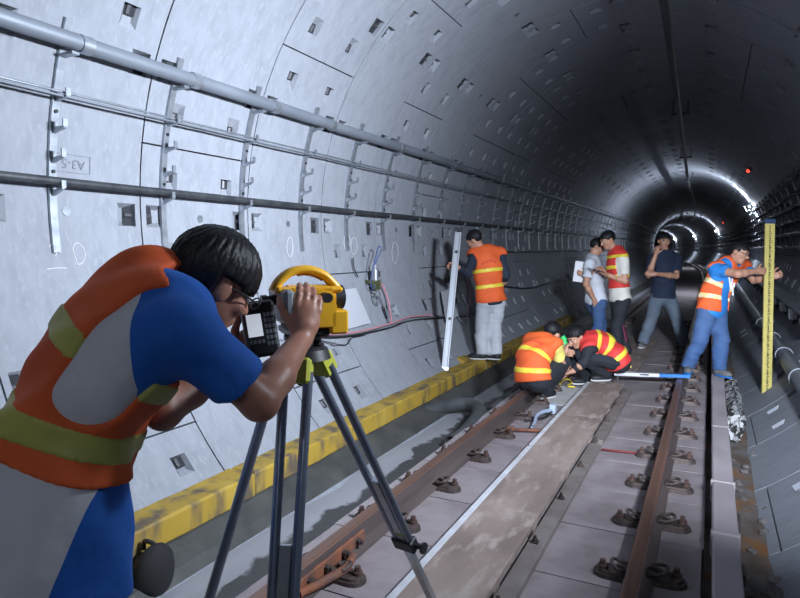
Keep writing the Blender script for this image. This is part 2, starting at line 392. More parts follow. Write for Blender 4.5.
# ------------------------------------------------------------------ rails
def rail(x, label):
    t = empty('rail', (0, 0, 0), label, 'rail', None)
    prof = [(-.065, -.150), (.065, -.150), (.065, -.138), (.012, -.118), (.009, -.045), (.032, -.030), (.034, -.006), (-.034, -.006), (-.032, -.030), (-.009, -.045), (-.012, -.118), (-.065, -.138)]
    bm = BM(); sweep(bm, [(x+a, z) for a, z in prof], yspan(-10, 128)); child('web_and_foot', bm, M_RAIL, t)
    bm = BM(); sweep(bm, [(x+a, z) for a, z in [(-.034, -.007), (.034, -.007), (.030, -.001), (.018, .002), (-.018, .002), (-.030, -.001)]], yspan(-10, 128)); child('rail_head', bm, M_RAILTOP, t)
    return t
RAIL_L, RAIL_R = -.66, .725
rail(RAIL_L, 'rust-brown running rail nearest the yellow beam'); rail(RAIL_R, 'rust-brown running rail beside the pale cover beam')
def fastener(label, group):
    t = empty('rail_fastener', (0, 0, SLAB), label, 'fastener', group)
    # cast base plate with a rounded outer end; local +x points away from the rail
    bm = BM(); pts = [(-.02, -.062), (.10, -.062)] + [(.10 + .062*math.cos(a), .062*math.sin(a)) for a in np.linspace(-1.4, 1.4, 9)] + [(.10, .062), (-.02, .062)]
    for z0, z1, k in ((0, .020, 1.0), (.020, .034, .82)):
        lo = [bm.verts.new(((x-.06)*k+.06, y*k, z0)) for x, y in pts]; hi = [bm.verts.new(((x-.06)*k*.97+.06, y*k*.95, z1)) for x, y in pts]
        bm.faces.new(hi); bm.faces.new(lo[::-1])
        for i in range(len(pts)): bm.faces.new((lo[i], lo[(i+1) % len(pts)], hi[(i+1) % len(pts)], hi[i]))
    child('base_plate', bm, M_IRON, t)
    bm = BM(); tube(bm, spline([(-.005, -.045, .05), (.03, -.05, .052), (.065, -.04, .066), (.075, 0, .074), (.06, .042, .066), (.02, .05, .056), (-.002, .02, .052), (.03, .004, .060), (.05, 0, .05)], 4), .009, 7)
    child('spring_clip', bm, M_IRON, t, smooth=True)
    bm = BM(); cyl(bm, (.115, .012, .03), (.115, .012, .05), .024, n=12); cyl(bm, (.115, .012, .045), (.115, .012, .075), .015, n=6); child('bolt', bm, mat('brown_bolt', (.10, .06, .05), .65, .2), t)
    bm = BM(); box(bm, (-.02, -.04, .018), (.035, .04, .046), .006); child('shoulder', bm, M_IRON, t)
    return t
groups = {(-1, 1): ('cast iron spring clip fastener on the inner side of the rail nearest the yellow beam', 'fasteners inside the left rail'),
          (1, -1): ('cast iron spring clip fastener on the inner side of the rail beside the cover beam', 'fasteners inside the right rail'),
          (1, 1): ('cast iron spring clip fastener between the rail and the pale cover beam', 'fasteners outside the right rail'),
          (-1, -1): ('cast iron spring clip fastener between the rail and the left gutter', 'fasteners outside the left rail')}
ORD = 'first second third fourth fifth sixth seventh eighth ninth tenth'.split()
proto = None
for (side, io), (lb, gp) in groups.items():
    for k in range(20):
        if side == -1 and io == -1 and k > 1 and k % 1 == 0 and k > 6: continue
        y = 2.47 + .64*k + (.03 if side == 1 and io == 1 else 0) + random.uniform(-.012, .012)
        if proto is None: proto = f = fastener(lb, gp)
        else: f = copy_tree(proto)
        tag(f, lb if k > 9 else ORD[k] + ' ' + lb.replace('cast iron ', '').replace('on the inner side of the rail', 'inside the rail') + ' from near', 'fastener', gp)
        f.location = ((RAIL_R if side > 0 else RAIL_L) + io*.052, y, SLAB); f.rotation_euler = (0, 0, (0 if io > 0 else math.pi) + random.uniform(-.06, .06))
# fish plate joint on the left rail
t = empty('rail_joint', (RAIL_L, 2.5, -.09), 'orange rusted fish plate bolted across the near rail joint', 'rail joint')
bm = BM(); box(bm, (.010, -.30, -.035), (.030, .30, .035), .006); child('fish_plate', bm, M_RUST, t)
bm = BM(); box(bm, (-.030, -.30, -.035), (-.010, .30, .035), .006); child('fish_plate', bm, M_RUST, t)
for y in (-.22, -.08, .08, .22):
    bm = BM(); cyl(bm, (.028, y, 0), (.052, y, 0), .020, n=6); cyl(bm, (.05, y, 0), (.066, y, 0), .011, n=8); child('bolt', bm, M_IRON, t)
bm = BM(); tube(bm, spline([(.03, -.30, -.02), (.07, -.20, -.012), (.10, -.02, -.02), (.06, .12, -.03)], 5), [.022]*16, 8); child('spring_bar', bm, M_RUST, t, smooth=True)

# ------------------------------------------------------------------ deck boards, white strip, channel
def board(x0, x1, y0, y1, z0, z1, label, name='deck_board', m=M_WOOD, cat='board', bev=.004):
    bm = BM(); box(bm, (x0, y0, z0), (x1, y1, z1), bev); return tag(link(name, bm, m), label, cat)
board(-.188, .16, 2.05, 5.645, -.095, -.06, 'long brown deck board between the rails, nearest the tripod')
board(-.188, .16, 5.655, 7.25, -.096, -.062, 'shorter brown deck board under the crouching man in the red vest')
board(-.30, .22, 8.0, 11.2, -.095, -.065, 'dark deck board under the standing men with papers')
board(-.232, -.190, 2.05, 4.62, -.10, -.066, 'white painted strip along the long deck board', 'edge_strip', M_WHITE, 'strip')
board(-.232, -.190, 4.66, 7.2, -.10, -.067, 'white painted strip ending beside the crouching men', 'edge_strip', M_WHITE, 'strip')
t = empty('steel_channel', (.20, 2.2, SLAB), 'brown steel channel with bolts along the deck board edge', 'channel')
bm = BM(); box(bm, (-.04, 0, .0), (.05, 2.86, .045), .004); child('channel_length', bm, M_CHAN, t)
bm = BM(); box(bm, (-.04, 2.97, .0), (.05, 5.0, .045), .004); child('channel_length', bm, M_CHAN, t)
for k in range(8):
    y = .33 + .645*k
    bm = BM(); box(bm, (-.022, y-.02, .045), (.018, y+.02, .052)); cyl(bm, (-.002, y, .05), (-.002, y, .085), .009, n=8); cyl(bm, (-.002, y, .052), (-.002, y, .066), .016, n=6); child('bolt', bm, M_IRON, t)
for y in (2.05, 2.6, 3.3, 4.2, 5.2, 6.2, 6.9):
    bm = BM(); box(bm, (-.185, y, SLAB), (.155, y+.09, -.097)); tag(link('timber_batten', bm, M_WOOD), 'timber batten supporting the deck boards on the slab', 'batten', 'battens under the deck boards')
# thin red rods lying across the slab
bm = BM(); cyl(bm, (.26, 5.02, -.145), (.60, 5.06, -.145), .008); tag(link('red_rod', bm, mat('dull_red', (.20, .03, .03), .7), smooth=True), 'thin dull red rod lying across the slab by the channel gap', 'rod')
bm = BM(); cyl(bm, (-.56, 5.18, -.135), (-.22, 5.30, -.135), .014); cyl(bm, (-.57, 5.18, -.135), (-.50, 5.20, -.125), .024, n=8); tag(link('tie_rod', bm, M_RUST, smooth=True), 'rusty tie rod between the inner rail fasteners and deck board', 'rod')

# ------------------------------------------------------------------ pale cover beam on the right
t = empty('cover_beam', (1.10, 0, SLAB), 'long pale fibreglass cover beam running beside the right rail', 'cover beam')
ys = [1.6, 2.64, 3.47, 4.25, 5.6, 7.3]
for a, b in zip(ys, ys[1:]):
    bm = BM(); box(bm, (-.06, a+.004, .04), (.06, b-.004, .16 + random.uniform(-.004, .002)), .008); child('cover_length', bm, M_COVER, t)
bm = BM(); sweep(bm, [(-.06, .04), (.06, .04), (.06, .158), (-.06, .158)], yspan(7.304, 60)); child('cover_length', bm, M_COVER, t)
for y in (3.47, 4.25, 2.64):
    bm = BM(); box(bm, (-.068, y-.014, .03), (.068, y+.014, .168), .003); child('strap', bm, M_COVER, t)
for y in np.arange(1.9, 12, 1.24):
    bm = BM(); box(bm, (-.05, y-.05, -.17), (.05, y+.05, .045)); child('support_block', bm, M_IRON, t)
for (y, dz) in ((3.9, .0), (3.3, -.02)):
    bm = BM(); box(bm, (.06, y-.06, .03+dz), (.085, y+.06, .09+dz), .004); child('side_clamp', bm, M_IRON, t)
# spalled white grout beside the beam under the man's foot
def rock(name, p, s, m, label, cat='rubble', group=None, seed=0, flat=.6):
    bm = BM(); bmesh.ops.create_icosphere(bm, subdivisions=2, radius=1); rr = random.Random(seed)
    for v in bm.verts: v.co = Vector((v.co.x*s[0], v.co.y*s[1], v.co.z*s[2])) * rr.uniform(.72, 1.15)
    bm.transform(Matrix.Rotation(rr.uniform(0, 3), 4, 'Z')); bm.transform(Matrix.Translation(Vector(p)))
    return tag(link(name, bm, m), label, cat, group)
bm = BM(); box(bm, (1.175, 6.35, -.34), (1.30, 8.1, -.07), .03); bmesh.ops.subdivide_edges(bm, edges=bm.edges, cuts=3); bmesh.ops.subdivide_edges(bm, edges=[e for e in bm.edges if e.calc_length() > .12], cuts=2)
for v in bm.verts: v.co += Vector((random.uniform(-.03, .03), random.uniform(-.03, .03), random.uniform(-.05, .02)))
tag(link('grout_mound', bm, M_SPALL), 'white flaky grout crust beside the cover beam by the staff man', 'grout')
rr = random.Random(3)
for k in range(26):
    y = rr.uniform(2.7, 6.2); x = rr.uniform(1.19, 1.40); s = rr.uniform(.012, .032)
    rock('stone', (x, y, -.325 + s*.4), (s, s*1.2, s*.7), M_RUBBLE, 'small loose stone in the brown gutter by the cover beam', 'stone', 'stones in the right gutter', k)
for k, (px_, py_, s) in enumerate(((757, 588, .075), (741, 583, .05), (770, 592, .06))):
    p = onz(px_, py_, -.28); rock('concrete_chunk', p, (s, s, s*.6), M_RUBBLE, ['largest broken concrete chunk at the bottom right gutter', 'small broken concrete chunk beside the cover beam end', 'broken concrete chunk nearest the lower right tunnel wall'][k], 'concrete chunk', None, 50+k)
for k in range(8):
    y = rr.uniform(5.2, 6.2); s = rr.uniform(.012, .03)
    rock('stone', (rr.uniform(-1.12, -.98), y, -.28), (s, s, s*.7), M_SPALL, 'pale loose stone in the left gutter by the rail', 'stone', 'stones in the left gutter', 80+k)

# ------------------------------------------------------------------ yellow beam along the left wall
def yellow(y0, y1, x, ztop, label, dz=.15):
    t = empty('yellow_beam', (x, y0, ztop), label, 'beam')
    L = y1 - y0
    bm = BM(); box(bm, (-.22, 0, -dz), (.0, L, 0), .012)
    bmesh.ops.subdivide_edges(bm, edges=[e for e in bm.edges if abs(e.verts[0].co.y-e.verts[1].co.y) > .5*L], cuts=24)
    q = random.Random(int(y0*10))
    for v in bm.verts: v.co += Vector((q.uniform(-.004, .004), 0, q.uniform(-.004, .004)))
    child('timber', bm, M_YEL, t)
    return t
yellow(-.5, 3.02, -1.555, .025, 'yellow painted timber beam behind the tripod legs along the wall')
yellow(3.03, 7.55, -1.565, .02, 'yellow painted timber beam ending at the standing man\'s shoes')
yellow(7.62, 13.5, -1.575, .015, 'far yellow painted beam beyond the standing man on the ledge')
bm = BM(); box(bm, (-.06, -.17, -.03), (.06, .17, .04), .01); o = tag(link('yellow_block', bm, M_YEL), 'short loose yellow block on the ledge by the grey staff foot', 'block'); o.location = at(463, 360, 7.9); o.rotation_euler = (0, .3, .1)

# dark conduit sheet and bag in the left gutter
bm = BM(); tube(bm, spline([(-1.60, 5.55, -.22), (-1.45, 5.9, -.20), (-1.25, 6.05, -.19), (-1.05, 5.85, -.20), (-.95, 5.3, -.22), (-.97, 4.9, -.25)], 8), [.075]*41, 12); tag(link('drain_hose', bm, M_STAIN, smooth=True), 'dark grey hose bending across the left gutter below the yellow beam', 'hose')
bm = BM(); tube(bm, spline([(-.97, 5.9, -.20), (-.97, 6.6, -.19), (-.97, 7.6, -.20)], 6), .045, 10); tag(link('conduit', bm, M_STAIN, smooth=True), 'dark conduit lying in the gutter along the slab edge', 'conduit')

# ------------------------------------------------------------------ brackets, pipe, rods and bar on the left wall
def bracket(y, deg0=-66, deg1=-97):
    t = empty('cable_bracket', wallpt(-80, y), 'galvanised cable bracket strip with hooks on the left wall', 'bracket', 'cable brackets on the left wall')
    off = Vector(wallpt(-80, y))
    bm = BM()
    n = 14; rows = []
    for k in range(n+1):
        a = deg0 + (deg1-deg0)*k/n; rows.append([bm.verts.new(Vector(wallpt(a, y + s, r)) - off) for s, r in ((-.022, RAD-.002), (-.022, RAD-.022), (.022, RAD-.022), (.022, RAD-.002))])
    for A, B in zip(rows, rows[1:]):
        for k in range(4): bm.faces.new((A[k], A[(k+1) % 4], B[(k+1) % 4], B[k]))
    bm.faces.new(rows[0]); bm.faces.new(rows[-1][::-1]); bmesh.ops.recalc_face_normals(bm, faces=bm.faces)
    child('strip', bm, M_GALV, t)
    for a in (-76.0, -80.2, -84.2, -88.6):
        bm = BM(); p0 = Vector(wallpt(a, y, RAD-.01)) - off; p1 = Vector(wallpt(a+.5, y, RAD-.115)) - off
        d = (p1-p0); u = Vector((0, 0, 1))
        vs = [p0 + u*-.035, p0 + u*.0, p1 + u*.0, p1 + u*-.012]
        for s in (-.016, .016): pass
        L = [bm.verts.new(v + Vector((0, -.010, 0))) for v in vs]; Rr = [bm.verts.new(v + Vector((0, .010, 0))) for v in vs]
        bm.faces.new(L); bm.faces.new(Rr[::-1])
        for i in range(4): bm.faces.new((L[i], Rr[i], Rr[(i+1) % 4], L[(i+1) % 4]))
        box(bm, (p1.x-.005, p1.y-.014, p1.z-.006), (p1.x+.005, p1.y+.014, p1.z+.036))
        bmesh.ops.recalc_face_normals(bm, faces=bm.faces); child('hook', bm, M_GALV, t)
    for a in (-78, -86):
        bm = BM(); cyl(bm, Vector(wallpt(a, y, RAD-.020)) - off, Vector(wallpt(a, y, RAD-.034)) - off, .011, n=6); child('bolt', bm, M_BLACK, t)
    bm = BM(); p = Vector(wallpt(-69, y, RAD-.06)) - off; box(bm, (p.x-.06, p.y-.022, p.z-.065), (p.x+.05, p.y+.022, p.z-.05)); child('pipe_saddle', bm, M_GALV, t)
    return t
b0 = bracket(2.34); b0['label'] = 'first cable bracket strip with hooks from the left picture edge'
for k in range(1, 34):
    y = 2.34 + .81*k; c = copy_tree(b0); c.location = Vector(b0.location) + Vector((path(y), .81*k, 0))
    c['label'] = (ORD[k] + ' cable bracket strip with hooks from the left picture edge') if k < 10 else 'distant galvanised cable bracket strip with hooks on the left wall'
def pipe_at(deg, r, rad, y0, y1, name, m, label, cat='pipe', n=12, wob=0):
    bm = BM(); p = wallpt(deg, 0, r)
    q = random.Random(int(deg*10)); ys = yspan(y0, y1, .81 if wob else 4)
    off = {y: (0, -wob*abs(math.sin(y/.81*1.57)) * (0.4 + q.random())) for y in ys}
    sweep(bm, circ(p[0], p[2], rad, n), ys, fn=(lambda y: off[y]) if wob else None)
    return tag(link(name, bm, m, smooth=True), label, cat)
t = empty('conduit_pipe', wallpt(-69, 0, RAD-.06), 'thick grey conduit pipe running along the top of the left wall brackets', 'pipe')
p = wallpt(-68.6, 0, RAD-.075); off = Vector(wallpt(-69, 0, RAD-.06))
yy = -3.3
joints = [-3.3, -.9, .72, 1.54, 2.34+.08, 3.1+.15, 4.12, 4.95, 6.4, 8.0, 10.2, 12.6, 15.1, 18, 21, 24, 27, 30]
for a, b in zip(joints, joints[1:]):
    bm = BM(); sweep(bm, [(x-off.x, z-off.z) for x, z in circ(p[0] + random.uniform(-.004, .004), p[2] + random.uniform(-.004, .004), .046, 14)], [a-off.y+.004, b-off.y-.004]); o = child('pipe_length', bm, M_PIPE, t, sharp=40)
    bm = BM(); sweep(bm, [(x-off.x, z-off.z) for x, z in circ(p[0], p[2], .052, 14)], [b-off.y-.035, b-off.y+.035]); child('coupling', bm, M_GALV, t, sharp=40)
bm = BM(); sweep(bm, [(x-off.x, z-off.z) for x, z in circ(p[0], p[2], .046, 10)], yspan(30.05-off.y, 110)); child('pipe_length', bm, M_PIPE, t, smooth=True)
pipe_at(-75.3, RAD-.085, .0075, -3, 110, 'steel_wire', M_GALV, 'upper of two thin grey wires resting on the top hooks', 'wire', 8, .006)
pipe_at(-75.75, RAD-.09, .0075, -3, 110, 'steel_wire', M_PIPE, 'lower of two thin grey wires resting on the top hooks', 'wire', 8, .01)
pipe_at(-87.3, RAD-.085, .024, -3, 110, 'cable_bar', M_DARKST, 'dark grey bar running along the lowest bracket hooks', 'bar', 10, .004)
# thin drain lines in the joints further off
for dg, yb, ye in ((-98, 9.5, 40),):
    pipe_at(dg, RAD-.05, .012, yb, ye, 'black_cable', M_CABLE, 'black cable sagging along the far left wall', 'cable', 6, .03)
bm = BM(); ptsw = [oncyl(x, y, RAD-.03) for x, y in ((500, 286), (530, 288), (556, 281), (575, 279), (590, 277))]; tube(bm, spline(ptsw, 6), .016, 8)
tag(link('black_cable', bm, M_CABLE, smooth=True), 'black cable hanging low on the wall behind the standing man', 'cable')

# ------------------------------------------------------------------ sensors, boards and cables on the left wall
def wall_frame(x, y, r=RAD):
    p = oncyl(x, y, r); inn = nrm([-p[0], 0, CZ-p[2]]); return frame(p, (0, -1, 0), inn), p, inn   # local x towards viewer's left... y up the wall, z inward
def sensor(x, y, s, label, wires=True):
    M, p, inn = wall_frame(x, y)
    t = empty('wall_sensor', p, label, 'sensor')
    def put(bm): bm.transform(Matrix.Translation(-Vector(p)))
    c = Vector(p) + Vector(inn)*.09
    bm = BM(); cyl(bm, c, c + Vector((0, 0, .11))*s, .045*s, n=18); put(bm); child('canister', bm, M_ALU, t, sharp=40)
    bm = BM(); cyl(bm, c + Vector((0, 0, .11))*s, c + Vector((0, 0, .17))*s, .012*s, n=10); put(bm); child('cable_gland', bm, M_ALU, t, sharp=40)
    bm = BM(); cyl(bm, c - Vector((0, 0, .012)), c, .06*s, n=18); put(bm); child('flange', bm, M_GALV, t, sharp=40)
    bm = BM(); box(bm, (-.085*s, -.09, -.05*s), (.075*s, .02, -.012*s)); box(bm, (-.085*s, -.09, -.13*s), (-.06*s, .03, -.02*s)); cyl(bm, (.0, -.02, -.11*s), (.0, -.02, -.04*s), .018*s, .05*s, n=4)
    bm.transform(frame(c, (0, -1, 0), (0, 0, 1))); put(bm); child('shelf_bracket', bm, M_OLIVE, t)
    bm = BM(); cc = c + Vector((0, .09*s, .02)); cyl(bm, cc, cc + Vector((0, 0, .07*s)), .022*s, n=10); put(bm); child('black_box', bm, M_BLACK, t)
    if wires:
        bm = BM(); b = c + Vector((0, 0, .17))*s
        tube(bm, spline([b, b + Vector((0, .05, .06)), b + Vector((0.02, .11, .16)), b + Vector((.02, .06, .20)), b + Vector((.02, .0, .12)), b + Vector((.02, -.06, .0)), b + Vector((.02, -.13, -.16)), b + Vector((.02, -.10, -.26)), b + Vector((.02, -.03, -.22))], 5), .006, 6); put(bm); child('blue_wire', bm, M_BLUEW, t, smooth=True)
        bm = BM(); k = c + Vector((0.03, .0, -.20))
        tube(bm, [k + Vector((.008*math.sin(3*a), .055*math.cos(a) - .004*a/6, .08*math.sin(a))) for a in np.linspace(0, 18, 70)], .005, 6); put(bm); child('wire_coil', bm, M_GREYC, t, smooth=True)
    return t
sensor(368, 281, .92, 'shiny metal canister sensor with looped blue wires on the left wall')
sensor(446, 277, .80, 'smaller dark canister sensor on the wall behind the grey staff', False)
def plate(px4, label, off=.05):
    P = [oncyl(x, y, RAD-off) for x, y in px4]; Q = [oncyl(x, y, RAD-off+.012) for x, y in px4]
    bm = BM(); a = [bm.verts.new(p) for p in P]; b = [bm.verts.new(p) for p in Q]
    bm.faces.new(a); bm.faces.new(b[::-1])
    for i in range(4): bm.faces.new((a[i], b[i], b[(i+1) % 4], a[(i+1) % 4]))
    bmesh.ops.recalc_face_normals(bm, faces=bm.faces); return tag(link('target_plate', bm, mat('plate_grey_white', (.42, .44, .48), .6)), label, 'plate')
plate([(341, 290), (356, 288), (371, 323), (345, 330)], 'white target plate on the wall just beyond the yellow instrument')
plate([(441, 292), (450, 289), (458, 316), (446, 322)], 'white target plate on the wall behind the grey staff')
def wallcable(pix, r, m, label, off=.03):
    bm = BM(); tube(bm, spline([oncyl(x, y, RAD-off) for x, y in pix], 6), r, 7); return tag(link('wall_cable', bm, m, smooth=True), label, 'cable')
wallcable([(318, 333), (336, 335), (362, 332), (392, 324), (415, 319), (440, 316), (470, 313), (500, 306)], .011, M_GREYC, 'grey cable strung low along the left wall below the sensors')
wallcable([(318, 337), (340, 337), (362, 334), (392, 327), (412, 320), (440, 318), (470, 316)], .009, M_CABLE, 'black cable strung low along the left wall below the sensors')
wallcable([(322, 334), (340, 334), (366, 330), (392, 323), (410, 317), (432, 315)], .008, M_PINK, 'pink cable strung low along the left wall', .045)
wallcable([(376, 279), (383, 286), (388, 300), (391, 318), (391, 324)], .010, M_PINK, 'pink cable dropping from the canister sensor to the cable run', .05)
wallcable([(374, 295), (381, 299), (386, 310), (390, 324)], .009, M_GREYC, 'grey cable dropping from the canister sensor to the cable run', .04)
wallcable([(318, 340), (345, 345), (352, 338), (365, 335)], .005, M_CABLE, 'thin black lead looping under the cable run', .03)
wallcable([(353, 258), (354, 268), (358, 277)], .007, M_BLACK, 'short black lead beside the canister sensor', .03)
wallcable([(466, 273), (469, 285), (470, 300), (467, 312)], .009, M_PINK, 'pink cable hanging between the grey staff and the standing man', .05)
wallcable([(457, 285), (462, 297), (467, 308), (466, 323), (459, 318), (457, 308)], .009, M_GREYC, 'grey cable loop hanging behind the grey staff', .05)

# ------------------------------------------------------------------ right wall: walkway, pipe, cable trays
t = empty('walkway_ledge', (1.93, 7.5, .66), 'grey evacuation walkway ledge on brackets along the right wall', 'walkway')
M_LEDGE = mat('ledge_grey', (.20, .22, .25), .6, .2, (.15, .165, .19), 5)
ysw = [7.6 + 1.25*k for k in range(22)]
for a, b in zip(ysw, ysw[1:]):
    bm = BM(); box(bm, (0, a-7.5+.006, 0), (.27, b-7.5-.006, .03), .004); child('grating_panel', bm, M_LEDGE, t)
bm = BM(); sweep(bm, [(0, 0), (.27, 0), (.27, .03), (0, .03)], yspan(ysw[-1]-7.5, 100)); child('grating_run', bm, M_LEDGE, t)
for a in ysw:
    bm = BM(); box(bm, (.0, a-7.53, -.05), (.28, a-7.47, 0)); box(bm, (.10, a-7.53, -.26), (.16, a-7.47, -.05)); child('ledge_bracket', bm, M_DARKST, t)
for k, a in enumerate((8.5, 9.7, 10.9, 12.2, 13.4)):
    bm = BM(); cyl(bm, (.06, a-7.5, -.16), (.06, a-7.5, -.02), .045, .06, n=14); child('insulator', bm, M_WHITE, t)
t = empty('drain_pipe', (1.80, 0, .19), 'grey drain pipe on stands along the foot of the right wall', 'pipe')
for a, b in ((5.2, 8.55), (8.56, 12.0), (12.01, 40)):
    bm = BM(); sweep(bm, circ(0, 0, .085, 16), yspan(a, b)); child('pipe_length', bm, M_PIPE, t, sharp=40)
for a in (7.1, 8.55, 10.0, 12.0):
    bm = BM(); sweep(bm, circ(0, 0, .097, 16), [a-.04, a+.04]); child('pipe_collar', bm, M_PIPE, t, sharp=40)
for a in (6.6, 7.6, 8.9, 10.2, 11.6):
    bm = BM(); cyl(bm, (0, a, -.09), (-.10, a, -.36), .012, n=8); child('pipe_stand', bm, M_GALV, t)
for k, (dg, r, rad) in enumerate(((96, .12, .03), (90, .14, .035), (84, .12, .03), (78, .13, .035), (73, .12, .025), (67, .10, .03))):
    names = ['lowest', 'second lowest', 'third lowest', 'third highest', 'second highest', 'highest']
    pipe_at(dg, RAD-r, rad, 8, 110, 'power_cable', M_CABLE, f'{names[k]} of the six black cables on the right wall', 'cable', 8, .03)
def rbracket(y):
    o_ = Vector(wallpt(80, y)); t = empty('cable_post', o_, 'dark steel post with arms carrying cables on the right wall', 'bracket', 'cable posts on the right wall')
    bm = BM(); tube(bm, [Vector(wallpt(a, y, RAD-.03)) - o_ for a in range(64, 100, 4)], .02, 6); child('strip', bm, M_DARKST, t)
    for dg in (96, 90, 84, 78, 73, 67):
        bm = BM(); tube(bm, [Vector(wallpt(dg+1.2, y, RAD-.02)) - o_, Vector(wallpt(dg+1.2, y, RAD-.19)) - o_], .012, 6); child('arm', bm, M_DARKST, t)
    return t
r0 = rbracket(10.0)
for k in range(1, 20):
    y = 10 + 1.08*k; c = copy_tree(r0); c.location = Vector(r0.location) + Vector((path(y), 1.08*k, 0))
# overhead conductor bar
t = empty('conductor_bar', (.55, 3, 3.72), 'dark overhead conductor bar hung below the tunnel crown', 'conductor')
bm = BM(); sweep(bm, [(-.03, -.05), (.03, -.05), (.012, -.03), (.012, .04), (.035, .05), (-.035, .05), (-.012, .04), (-.012, -.03)], yspan(0, 110), fn=lambda y: (-.018*max(0, y-1), 0) if y < 22 else (-.378, 0)); child('bar', bm, M_DARKST, t)
for y in (3.5, 9.5, 15.5, 21.5):
    x = -.018*max(0, y-1)
    bm = BM(); zc = CZ + math.sqrt(RAD**2 - (.55+x)**2) - 3.72; cyl(bm, (x-.12, y, .16), (x-.12, y, zc), .012, n=8); cyl(bm, (x+.12, y, .16), (x+.12, y, zc-.03), .012, n=8); box(bm, (x-.16, y-.03, .13), (x+.16, y+.03, .17)); child('hanger', bm, M_DARKST, t)
    bm = BM(); cyl(bm, (x, y, .05), (x, y, .14), .035, n=12); child('insulator', bm, M_DARKST, t)

# ------------------------------------------------------------------ lamps
def lamp(y, deg, strength, label, L=.30, added_plates=True):
    o_ = Vector(wallpt(deg, y, RAD-.03)); t = empty('tunnel_lamp', o_, label, 'lamp'); t.rotation_euler = (0, 0, heading(y))
    a = math.radians(deg); Mx = frame((0, 0, 0), (0, 1, 0), (-math.sin(a), 0, -math.cos(a)))
    bm = BM(); box(bm, (-L/2, -.06, -.02), (L/2, .06, .05), .01); bm.transform(Mx); child('housing', bm, M_WHITE, t)
    m = mat('lamp_tube_%d' % int(strength), LAMP_COL, .4, emit=strength)
    bm = BM(); cyl(bm, (-L/2-.007, 0, .075), (L/2+.007, 0, .075), .020, n=10); bm.transform(Mx); child('tube', bm, m, t, smooth=True)
    for s in (-1, 1) if added_plates else ():
        bm = BM(); box(bm, (s*L/2-.006, -.10, -.02), (s*L/2+.006, .10, .19)); bm.transform(Mx); child('added_end_plate', bm, M_DARKST, t)  # plates added to narrow the lamp's light along the tunnel
def flood(p, aim, watts, spread, size, label, col=LAMP_COL):
    p = Vector(p); d = (Vector(aim) - p).normalized(); t = empty('flood_light', p, label, 'lamp'); Mx = frame((0, 0, 0), d.cross(Vector((0, 0, 1))), d)
    bm = BM(); w, h = size
    for lo, hi in (((-w/2-.02, -h/2-.02, -.10), (w/2+.02, h/2+.02, -.02)), ((-w/2-.02, -h/2-.02, -.02), (-w/2, h/2+.02, .05)), ((w/2, -h/2-.02, -.02), (w/2+.02, h/2+.02, .05)), ((-w/2, -h/2-.02, -.02), (w/2, -h/2, .05)), ((-w/2, h/2, -.02), (w/2, h/2+.02, .05))): box(bm, lo, hi)
    bm.transform(Mx); child('housing', bm, M_DARKST, t)
    bm = BM(); box(bm, (-.015, -h/2-.10, -.09), (.015, h/2+.10, -.05)); bm.transform(Mx); child('yoke', bm, M_DARKST, t)
    l = bpy.data.lights.new('flood_emitter', 'AREA'); l.shape = 'RECTANGLE'; l.size, l.size_y = w*.95, h*.95; l.energy = watts; l.color = col; l.spread = math.radians(spread)
    lo_ = bpy.data.objects.new('flood_emitter', l); COL.objects.link(lo_); lo_.parent = t; lo_.matrix_basis = Matrix.Translation(d*.0) @ Mx @ Matrix.Rotation(math.pi, 4, 'X')
    return t
flood(wallpt(70, 2.9, RAD-.22), (-2.3, 3.9, 2.1), LAMP_FLOOD, 118, (.7, .3), 'flood light on the right wall just outside the picture')
w_ = flood((1.75, .35, 2.05), (.9, 7.4, .4), LAMP_FRONT, 44, (.3, .2), 'work light on a stand beside the camera')  # fixture added to light the people from the front, replacing a flash
bm = BM(); cyl(bm, (0, 0, -2.38), (0, 0, -.2), .018, n=8); child('added_light_pole', bm, M_DARKST, w_)
lamp(-3.2, 52, LAMP_FILL, 'tunnel lamp on the right wall behind the camera', 1.2, False)  # unshielded lamp added out of view to fill the operator's back
for y, lb in ((24, 'nearest lit tunnel lamp on the far right wall'), (55, 'second lit tunnel lamp along the far right wall'), (80, 'third lit tunnel lamp along the far right wall'), (103, 'farthest lit tunnel lamp at the bend')):
    lamp(y, 62, LAMP_FAR, lb)
for y, dg, lb in ((17.5, 47, 'small red signal light high on the right wall'), (45, 55, 'distant small red signal light on the right wall')):
    o_ = Vector(wallpt(dg, y, RAD)); inn = nrm([-(o_.x-path(y)), 0, CZ-o_.z]); t = empty('red_signal', o_, lb, 'signal')
    bm = BM(); cyl(bm, (0, 0, 0), Vector(inn)*.08, .05, n=12); child('housing', bm, M_DARKST, t)
    bm = BM(); bmesh.ops.create_uvsphere(bm, u_segments=12, v_segments=8, radius=.045, matrix=Matrix.Translation(Vector(inn)*.09)); child('lens', bm, mat('red_lens', (1, .06, .03), .4, emit=3), t, smooth=True)
    bm = BM(); box(bm, (-.02, .3, -.03), (.0, .8, .09)); child('red_sign', bm, M_RED, t)
